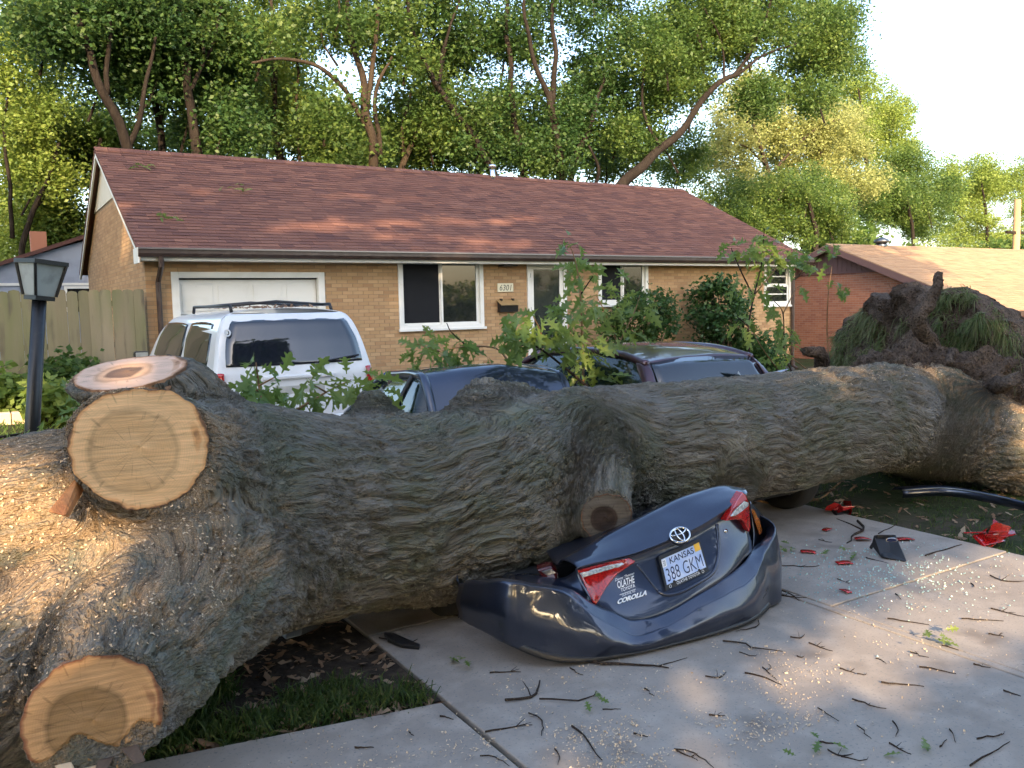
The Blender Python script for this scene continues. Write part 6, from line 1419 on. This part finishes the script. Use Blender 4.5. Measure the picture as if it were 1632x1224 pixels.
litter_mesh('dry_leaf_litter', L1, .055, M['litter'], 6, 'dry tan oak leaves littering the bed under the trunk', 'litter')
L2 = scatter(lambda x, y: (x > 6.2), 420, 7, 6.2, 10, 2, 5.5)
litter_mesh('lawn_leaf_litter', L2, .05, M['litter'], 8, 'dry leaves scattered over the grass right of the driveway', 'litter')
bed = MB().prism([(.85, 3.72, -.012), (1.735, 3.50, -.012), (1.735, 6.2, -.012), (.6, 6.2, -.012), (.7, 4.6, -.012)], (0, 0, -.03)).build('mulch_bed', M['mulch']); tag(bed, kind='structure')
vp = np.stack([np.random.RandomState(3).uniform(2.45, 3.7, 90), np.random.RandomState(4).uniform(10.0, 11.8, 90), np.full(90, 1.872)], 1)
litter_mesh('roof_leaf_litter', vp, .06, M['litter'], 9, 'twigs and leaves lying on the minivan roof', 'litter', .004)
# wood chips and saw dust thrown from the cuts
rg = np.random.RandomState(12); n = 15000
cx_ = rg.normal(1.75, 1.0, n); cy_ = 2.35+np.abs(rg.normal(0, .52, n)); k = (rg.uniform(size=n) < .25); cx_[k] = rg.uniform(0, 6, k.sum()); cy_[k] = rg.uniform(1.9, 3.5, k.sum())
ok = (cx_ > -.6) & (cy_ < np.where(cx_ < 1.74, 3.47+(1.74-cx_)*.175, 4.0)); cx_, cy_ = cx_[ok], cy_[ok]; ok = (pnoise(np.stack([cx_*3.1, cy_*3.1, cx_*0], 1))+.6*pnoise(np.stack([cx_*9, cy_*9, cx_*0], 1))+rg.normal(0, .25, len(cx_)) > .10+.25*np.clip(cy_-2.6, 0, 1)); cx_, cy_ = cx_[ok], cy_[ok]; n = len(cx_)
a = rg.uniform(0, 6.283, n); s = rg.uniform(.0015, .006, n)*(.6+.6*rg.uniform(size=n)); zc = np.full(n, .005)
d = np.stack([np.cos(a)*s, np.sin(a)*s, rg.normal(0, .0015, n)], 1); e = np.stack([-np.sin(a)*s*.5, np.cos(a)*s*.5, rg.normal(0, .0015, n)], 1); c = np.stack([cx_, cy_, zc], 1)
V = np.stack([c-d-e, c+d-e, c+d+e, c-d+e], 1).reshape(-1, 3); me = fastmesh('wood_chips', V, np.arange(4*n).reshape(-1, 4))
t_ = me.attributes.new('tone', 'FLOAT', 'POINT'); t_.data.foreach_set('value', np.repeat(rg.uniform(size=n), 4).astype(np.float32))
tag(obj('wood_chips', me, M['chip']), 'pale wood chips sprinkled over the near concrete', 'wood chips', kind='stuff')
# chips lying on the limbs
ix = np.where((dust > .45) & (NR[:, 2] > .1))[0]; ix = ix[rg.randint(0, len(ix), 6500)]; B_ = TVd[ix]; Nn = NR[ix]; n = len(ix)
t1 = np.cross(Nn, rg.normal(size=(n, 3))); t1 /= np.linalg.norm(t1, axis=1)[:, None]; t2 = np.cross(Nn, t1); s = rg.uniform(.002, .007, n)[:, None]
c = B_+Nn*.004; V = np.stack([c-t1*s-t2*s*.5, c+t1*s-t2*s*.5+Nn*s*.5, c+t1*s+t2*s*.5, c-t1*s+t2*s*.5+Nn*s*.4], 1).reshape(-1, 3)
me = fastmesh('saw_dust', V, np.arange(4*n).reshape(-1, 4)); t_ = me.attributes.new('tone', 'FLOAT', 'POINT'); t_.data.foreach_set('value', np.repeat(rg.uniform(size=n), 4).astype(np.float32))
tag(obj('saw_dust', me, M['chip']), 'tan saw dust lying on the sunlit limbs and root end', 'saw dust', kind='stuff')
# glass crumbs
n = 700; q = rg.normal(size=(n, 2))*np.array([.42, .34])+np.array([5.05, 3.5]); s = rg.uniform(.003, .009, n)
V = []; Fc = []
for i in range(n):
    b = len(V); x_, y_, r_ = q[i, 0], q[i, 1], s[i]; w0 = rg.uniform(0, 6)
    V += [(x_+r_*math.cos(w0+j*2.1), y_+r_*math.sin(w0+j*2.1), .004) for j in range(3)]+[(x_, y_, .004+r_*1.2)]; Fc += [(b, b+1, b+3), (b+1, b+2, b+3), (b+2, b, b+3)]
tag(obj('glass_crumbs', fastmesh('glass_crumbs', V, np.array(Fc)), M['glassbits']), 'greenish crumbs of broken car glass on the right half of the driveway', 'broken glass', kind='stuff')
# twigs ---------------------------------------------------------------
def twig_mesh(seed):
    rg = np.random.RandomState(seed); P = [np.array([0., 0, 0])]; a = 0
    for k in range(6): a += rg.normal(0, .28); P.append(P[-1]+np.array([math.cos(a), math.sin(a), rg.normal(.01, .04)])*.18)
    P = np.array(P)-P[3]; P[:, 2] = np.abs(P[:, 2])+.012; mb = MB().tube(P, np.linspace(.020, .008, 7)*rg.uniform(.7, 1.2), 6)
    for k in range(rg.randint(0, 3)):
        i = rg.randint(1, 5); w = rg.uniform(.5, 1.1)*rg.choice([-1, 1]); d = P[i+1]-P[i]; e = np.array([d[0]*math.cos(w)-d[1]*math.sin(w), d[0]*math.sin(w)+d[1]*math.cos(w), .05]); mb.tube([P[i], P[i]+e, P[i]+e*1.8+rg.normal(0, .03, 3)*np.array([1, 1, .2])], [.010, .008, .004], 5)
    me = bpy.data.meshes.new('twig'); me.from_pydata([tuple(v) for v in mb.v], [], mb.f); me.materials.append(M['twig']); return me
TW = [twig_mesh(s) for s in range(12)]
LANDM = [('the left end of the blue bumper', (2.2, 3.75)), ('the middle of the blue bumper', (2.9, 3.3)), ('the right end of the blue bumper', (3.95, 3.35)), ('the black plastic trim piece', tuple(atZ(1415, 880)[:2])), ('the sunlit leaf clump', tuple(atZ(1492, 1020)[:2])),
         ('the bottom middle oak leaves', tuple(atZ(1310, 1200)[:2])), ('the lower right corner', tuple(atZ(1632, 1224)[:2])), ('the left slab joint', tuple(atZ(800, 1180)[:2])), ('the broken glass', tuple(atZ(1420, 930)[:2])), ('the big red lamp shell', tuple(atZ(1572, 865)[:2])), ('the right edge of the sunny strip', tuple(atZ(1607, 978)[:2])), ('the small yellowed leaf scrap', tuple(atZ(965, 1122)[:2])), ('the middle of the bottom edge', tuple(atZ(1080, 1200)[:2])), ('the concrete sidewalk', tuple(atZ(560, 1180)[:2])), ('the black plastic scrap', tuple(atZ(640, 1022)[:2]))]
used_labels = {}
def twig(p0, p1, i):
    a_ = atZ(*p0); b_ = atZ(*p1); d = b_-a_; ln = np.linalg.norm(d); c = (a_+b_)/2
    j = min(range(len(LANDM)), key=lambda k: np.hypot(c[0]-LANDM[k][1][0], c[1]-LANDM[k][1][1])); nm, lp_ = LANDM[j]
    r_ = np.array([c[0]-lp_[0], c[1]-lp_[1]]); sx_ = r_@CR[:2]; sy_ = r_@CF[:2]
    rel = ('right of' if sx_ > 0 else 'left of') if abs(sx_) > abs(sy_) else ('beyond' if sy_ > 0 else 'in front of')
    dirw = 'crosswise' if abs(d@CR) > 2*abs(d@CF) else ('slanting' if (d@CR)*(d@CF) > 0 else 'pointing nearer')
    size_ = 'long' if ln > .42 else 'mid-length' if ln > .22 else 'short'
    lab = f'{size_} dark twig {dirw} {rel} {nm}'
    k = used_labels.get(lab, 0); used_labels[lab] = k+1
    if k: lab = lab.replace('dark twig', ['dark twig', 'thin dark twig', 'knotty dark twig', 'crooked dark twig', 'slight dark twig'][min(k, 4)])
    o = bpy.data.objects.new('fallen_twig', TW[i % 12]); link(o); tag(o, lab, 'twig', 'twigs strewn over the driveway')
    o.location = (c[0], c[1], .0); o.rotation_euler = (0, 0, math.atan2(d[1], d[0])); s_ = ln/1.05; o.scale = (s_, s_*.6, max(.25, min(.8, s_)))
tl = [((785, 1104), (925, 1110)), ((860, 1110), (985, 1126)), ((820, 1142), (910, 1170)), ((770, 1162), (850, 1160)), ((905, 1160), (975, 1210)), ((935, 1045), (1065, 1076)), ((905, 1066), (930, 1078)), ((1045, 1060), (1100, 1052)), ((1140, 1030), (1255, 1036)), ((1185, 1075), (1260, 1088)), ((1290, 1025), (1325, 1040)), ((1220, 1065), (1235, 1085)),
      ((1120, 1072), (1178, 1088)), ((1218, 1070), (1240, 1060)), ((1390, 1052), (1425, 1058)), ((1340, 1065), (1362, 1075)), ((1465, 1065), (1525, 1072)), ((1400, 1083), (1475, 1100)), ((1355, 1117), (1415, 1132)), ((1308, 1128), (1332, 1152)), ((1355, 1158), (1400, 1182)), ((1418, 1150), (1446, 1180)), ((1418, 1185), (1450, 1205)), ((1305, 1183), (1340, 1188)), ((1325, 1190), (1360, 1222)), ((1340, 1205), (1400, 1222)), ((1060, 1205), (1170, 1210)), ((1080, 1195), (1110, 1215)),
      ((1510, 1163), (1530, 1185)), ((1490, 1190), (1515, 1182)), ((1560, 1182), (1605, 1168)), ((1530, 1215), (1625, 1190)), ((1445, 1042), (1485, 1050)), ((1240, 942), (1290, 958)), ((1235, 948), (1285, 955)), ((1415, 985), (1480, 998)), ((1255, 1012), (1300, 1022)), ((1180, 1040), (1210, 1052)), ((1190, 985), (1205, 1020)), ((1337, 923), (1352, 932)), ((1425, 947), (1440, 956)), ((1383, 888), (1412, 900)), ((1240, 905), (1310, 903)), ((1462, 884), (1545, 872)), ((1335, 830), (1392, 880)), ((1545, 930), (1560, 938)), ((1580, 970), (1632, 985)), ((1530, 985), (1600, 992)),
      ((1590, 915), (1622, 940)), ((610, 1015), (668, 1035)), ((560, 965), (620, 975)), ((780, 1070), (830, 1074)), ((700, 1143), (725, 1146)), ((565, 1190), (595, 1195)), ((650, 1168), (660, 1174)), ((960, 1130), (990, 1133)), ((1020, 1100), (1050, 1112)), ((880, 1195), (905, 1222)), ((1130, 1140), (1155, 1143)), ((1010, 1170), (1032, 1176)), ((1270, 1045), (1285, 1052)), ((1365, 1075), (1390, 1078)), ((755, 1215), (835, 1208)), ((1575, 1010), (1600, 1016)), ((1500, 1030), (1530, 1036)), ((1600, 1100), (1625, 1112)), ((1550, 1060), (1580, 1066)), ((1390, 850), (1440, 838)), ((1300, 862), (1330, 866))]
for i, (a, b) in enumerate(tl): twig(a, b, i)
# small leaf clumps on the drive
for k, (px, py, n, lab) in enumerate(((1492, 1020, 9, 'flat clump of torn green leaves on the sunlit concrete'), (965, 1122, 3, 'small yellowed leaf scrap near the left slab joint'), (1345, 885, 8, 'green leaf clump beside the broken glass'), (1250, 880, 7, 'leaf scraps just right of the blue bumper'), (1310, 1205, 4, 'oak leaves on the concrete at the bottom middle'), (1455, 1212, 3, 'oak leaves right of the bottom middle clump'), (718, 1062, 5, 'dry leaf scraps on the orange stained slab'))):
    p = atZ(px, py); t = empty('leaf_clump', lab, 'leaves', loc=(p[0], p[1], 0))
    for j in range(n):
        o = bpy.data.objects.new('leaf', LEAVES[(k+j) % 6]); link(o, t); o.location = (rl.gauss(0, .07), rl.gauss(0, .04), .025+.004*j); o.rotation_euler = (rl.gauss(0, .3), rl.gauss(0, .2), rl.uniform(0, 6.28)); s_ = rl.uniform(.05, .09); o.scale = (s_, s_, s_*.5)
# red lens shards
def shard(label, px, py, w, h, seed, mt=M['red_lens'], curve=.4):
    p = atZ(px, py); rg = np.random.RandomState(seed); G = []
    rot = rg.uniform(0, 6); nU, nV = 7, 5
    for i in range(nU):
        row = []
        for j in range(nV):
            a, b = i/(nU-1)-.5, j/(nV-1)-.5; jit = rg.normal(0, .03, 2) if (i in (0, nU-1) or j in (0, nV-1)) else (0, 0)
            x_, y_ = (a+jit[0])*w, (b+jit[1])*h; row.append((p[0]+x_*math.cos(rot)-y_*math.sin(rot), p[1]+x_*math.sin(rot)+y_*math.cos(rot), .012+curve*w*(.25-a*a)+curve*.3*h*(b+.5)))
        G.append(row)
    t = tag(gridmesh('lens_shard', np.array(G), mt, None, .006), label, 'lamp shard'); return t
shard('red tail lamp shard on the concrete left of the black trim piece', 1374, 862, .11, .07, 1)
shard('flat red shard just right of the black trim piece', 1442, 862, .13, .06, 2, curve=.2)
shard('red shard on the concrete below the maroon car rear', 1318, 846, .09, .05, 3, curve=.15)
shard('small red shard at the left below the leaf clump', 1345, 900, .11, .05, 4, curve=.2)
shard('tiny red shard in the middle of the open driveway', 1348, 945, .07, .04, 5, curve=.2)
shard('dark red shard beside the bumper edge', 1288, 882, .10, .05, 6, curve=.15)
# larger broken lamps
for lab, px, py, sc, sd in (('broken red tail lamp unit on the concrete under the trunk', 1338, 818, .24, 3), ('large broken red lamp shell at the driveway edge on the right', 1572, 865, .30, 4)):
    p = atZ(px, py); t = empty('broken_lamp', lab, 'lamp', loc=(p[0], p[1], 0)); rg = np.random.RandomState(sd)
    for k in range(5):
        c = p+np.array([rg.uniform(-.5, .5)*sc, rg.uniform(-.35, .35)*sc, .03+.04*rg.uniform()]); a = rg.normal(size=3)*np.array([1, .6, .5])*sc*.28; b = rg.normal(size=3)*np.array([.6, .8, .5])*sc*.22
        MB().prism([c-a-b*.5, c+a*.6-b, c+a+b*.4, c+b, c-a*.8+b*.5], (.0, .004, .010)).build('lens_piece', M['red_lens'], t, bevel=.003)
    MB().prism([p+np.array(q)*sc for q in ((-.4, -.2, .05), (.45, -.25, .03), (.5, .15, .16), (-.2, .2, .2))], (0, .02, -.02)).build('lamp_housing', M['red_lens'] if sd == 4 else M['plastic'], t, bevel=.006)
    MB().prism([p+np.array(q)*sc for q in ((-.1, -.05, .2), (.05, -.08, .42), (.09, -.02, .4), (0, .05, .2))], (.01, .012, 0)).build('reflector', M['chrome'], t)
# black trim piece with an oval badge
p = atZ(1410, 880); t = empty('black_trim_piece', 'broken black plastic car trim with oval badge on the driveway', 'car part', loc=(p[0], p[1], 0))
q = [atZ(1398, 852, .14), atZ(1428, 852, .14), atZ(1441, 884, .035), atZ(1446, 895, .01), atZ(1410, 888, .02), atZ(1394, 868, .06)]
MB().prism(q, (.0, .03, -.012)).build('panel', M['plastic'], t, bevel=.006)
MB().tube([atZ(1395, 862, .08), atZ(1388, 873, .015)], .012, 8).build('clip', M['plastic'], t)
c = atZ(1420, 859, .125); u_ = (q[1]-q[0]); u_ /= np.linalg.norm(u_); v_ = (q[5]-q[0]); v_ -= u_*(v_@u_); v_ /= np.linalg.norm(v_); nn = np.cross(u_, v_); nn = nn if nn[1] < 0 else -nn
MB().prism([c+nn*.012+u_*.042*math.cos(w)+v_*.017*math.sin(w) for w in np.linspace(0, 6.283, 20)[:-1]], nn*.004).build('badge', M['chrome'], t)
MB().prism([c+nn*.0165+u_*.034*math.cos(w)+v_*.012*math.sin(w) for w in np.linspace(0, 6.283, 20)[:-1]], nn*.001).build('badge_inlay', M['plate_ink'], t)
# detached bumper strip
Pm = [atZ(1430, 792, .03), atZ(1500, 789, .06), atZ(1570, 800, .05), atZ(1640, 818, .03), atZ(1700, 842, .02)]; P = crm(Pm, 6); t = empty('bumper_strip', 'long grey blue bumper strip lying on the grass at the right', 'car part', loc=tuple(Pm[1]))
G = np.array([[x_+np.array([0, dy, dz]) for dy, dz in ((-.05, 0), (-.06, .04), (-.04, .075), (.03, .085), (.07, .05))] for x_ in P]); gridmesh('strip', G, M['blue'], t, .006)
MB().tube(P+np.array([0, -.045, .07]), .010, 6).build('chrome_edge', M['rim'], t, True)
# tangle of brush under the trunk
for k in range(7):
    rg = np.random.RandomState(60+k); a = np.array([rg.uniform(5.4, 6.3), rg.uniform(5.2, 6.0), rg.uniform(.05, .3)]); b = a+np.array([rg.uniform(.5, 1.3), rg.uniform(-.5, .3), rg.uniform(-.1, .2)])
    o = MB().tube(crm([a, (a+b)/2+rg.normal(0, .12, 3)*np.array([1, 1, .5]), b], 5), np.linspace(.014, .006, 11), 5).build('brush_stick', M['stem'] if k % 2 else M['twig'], None, True)
    tag(o, ['lowest', 'thin pale', 'arching dark', 'short pale', 'long dark', 'bent pale', 'topmost dark'][k]+' stick in the brush tangle under the right half of the trunk', 'stick', 'brush sticks under the trunk')
# black scrap on the left slab
p = atZ(640, 1022); o = MB().prism([atZ(612, 1013), atZ(628, 1014), atZ(650, 1024), atZ(669, 1032), atZ(668, 1036), atZ(640, 1033), atZ(618, 1024)], (0, 0, .022)).build('plastic_scrap', M['plastic'], None, bevel=.004); tag(o, 'flat black plastic scrap on the slab left of the rear wheel', 'car part')
o = MB().prism([atZ(445, 1012), atZ(470, 1000), atZ(500, 992), atZ(512, 1000), atZ(480, 1014), atZ(455, 1020)], (0.02, .03, .05)).build('foil_scrap', M['rim'], None, bevel=.01); tag(o, 'crumpled grey bag in the bed under the trunk', 'scrap')
# leaf scraps on the roof
for k, (px, py) in enumerate(((375, 303), (270, 350), (225, 268))):
    y = 17.0
    for _ in range(20): q = at(px, py, y); y += ((q[2]-EZ)/slope+EY-y)*.5
    q = at(px, py, y); t = empty('roof_leaf_clump', ['green leaf clump high on the roof slope', 'green leaf clump low on the roof left', 'brown leaf clump near the gable peak'][k], 'leaves', loc=(q[0], q[1], q[2]+.02))
    for j in range(9):
        o = bpy.data.objects.new('leaf', LEAVES[(k+j) % 6]); link(o, t); dx, dy = rl.gauss(0, .14), rl.gauss(0, .08); o.location = (dx, dy, dy*slope+.03); o.rotation_euler = (rl.gauss(.4, .3), rl.gauss(0, .3), rl.uniform(0, 6.28)); s_ = rl.uniform(.12, .2); o.scale = (s_, s_, s_)
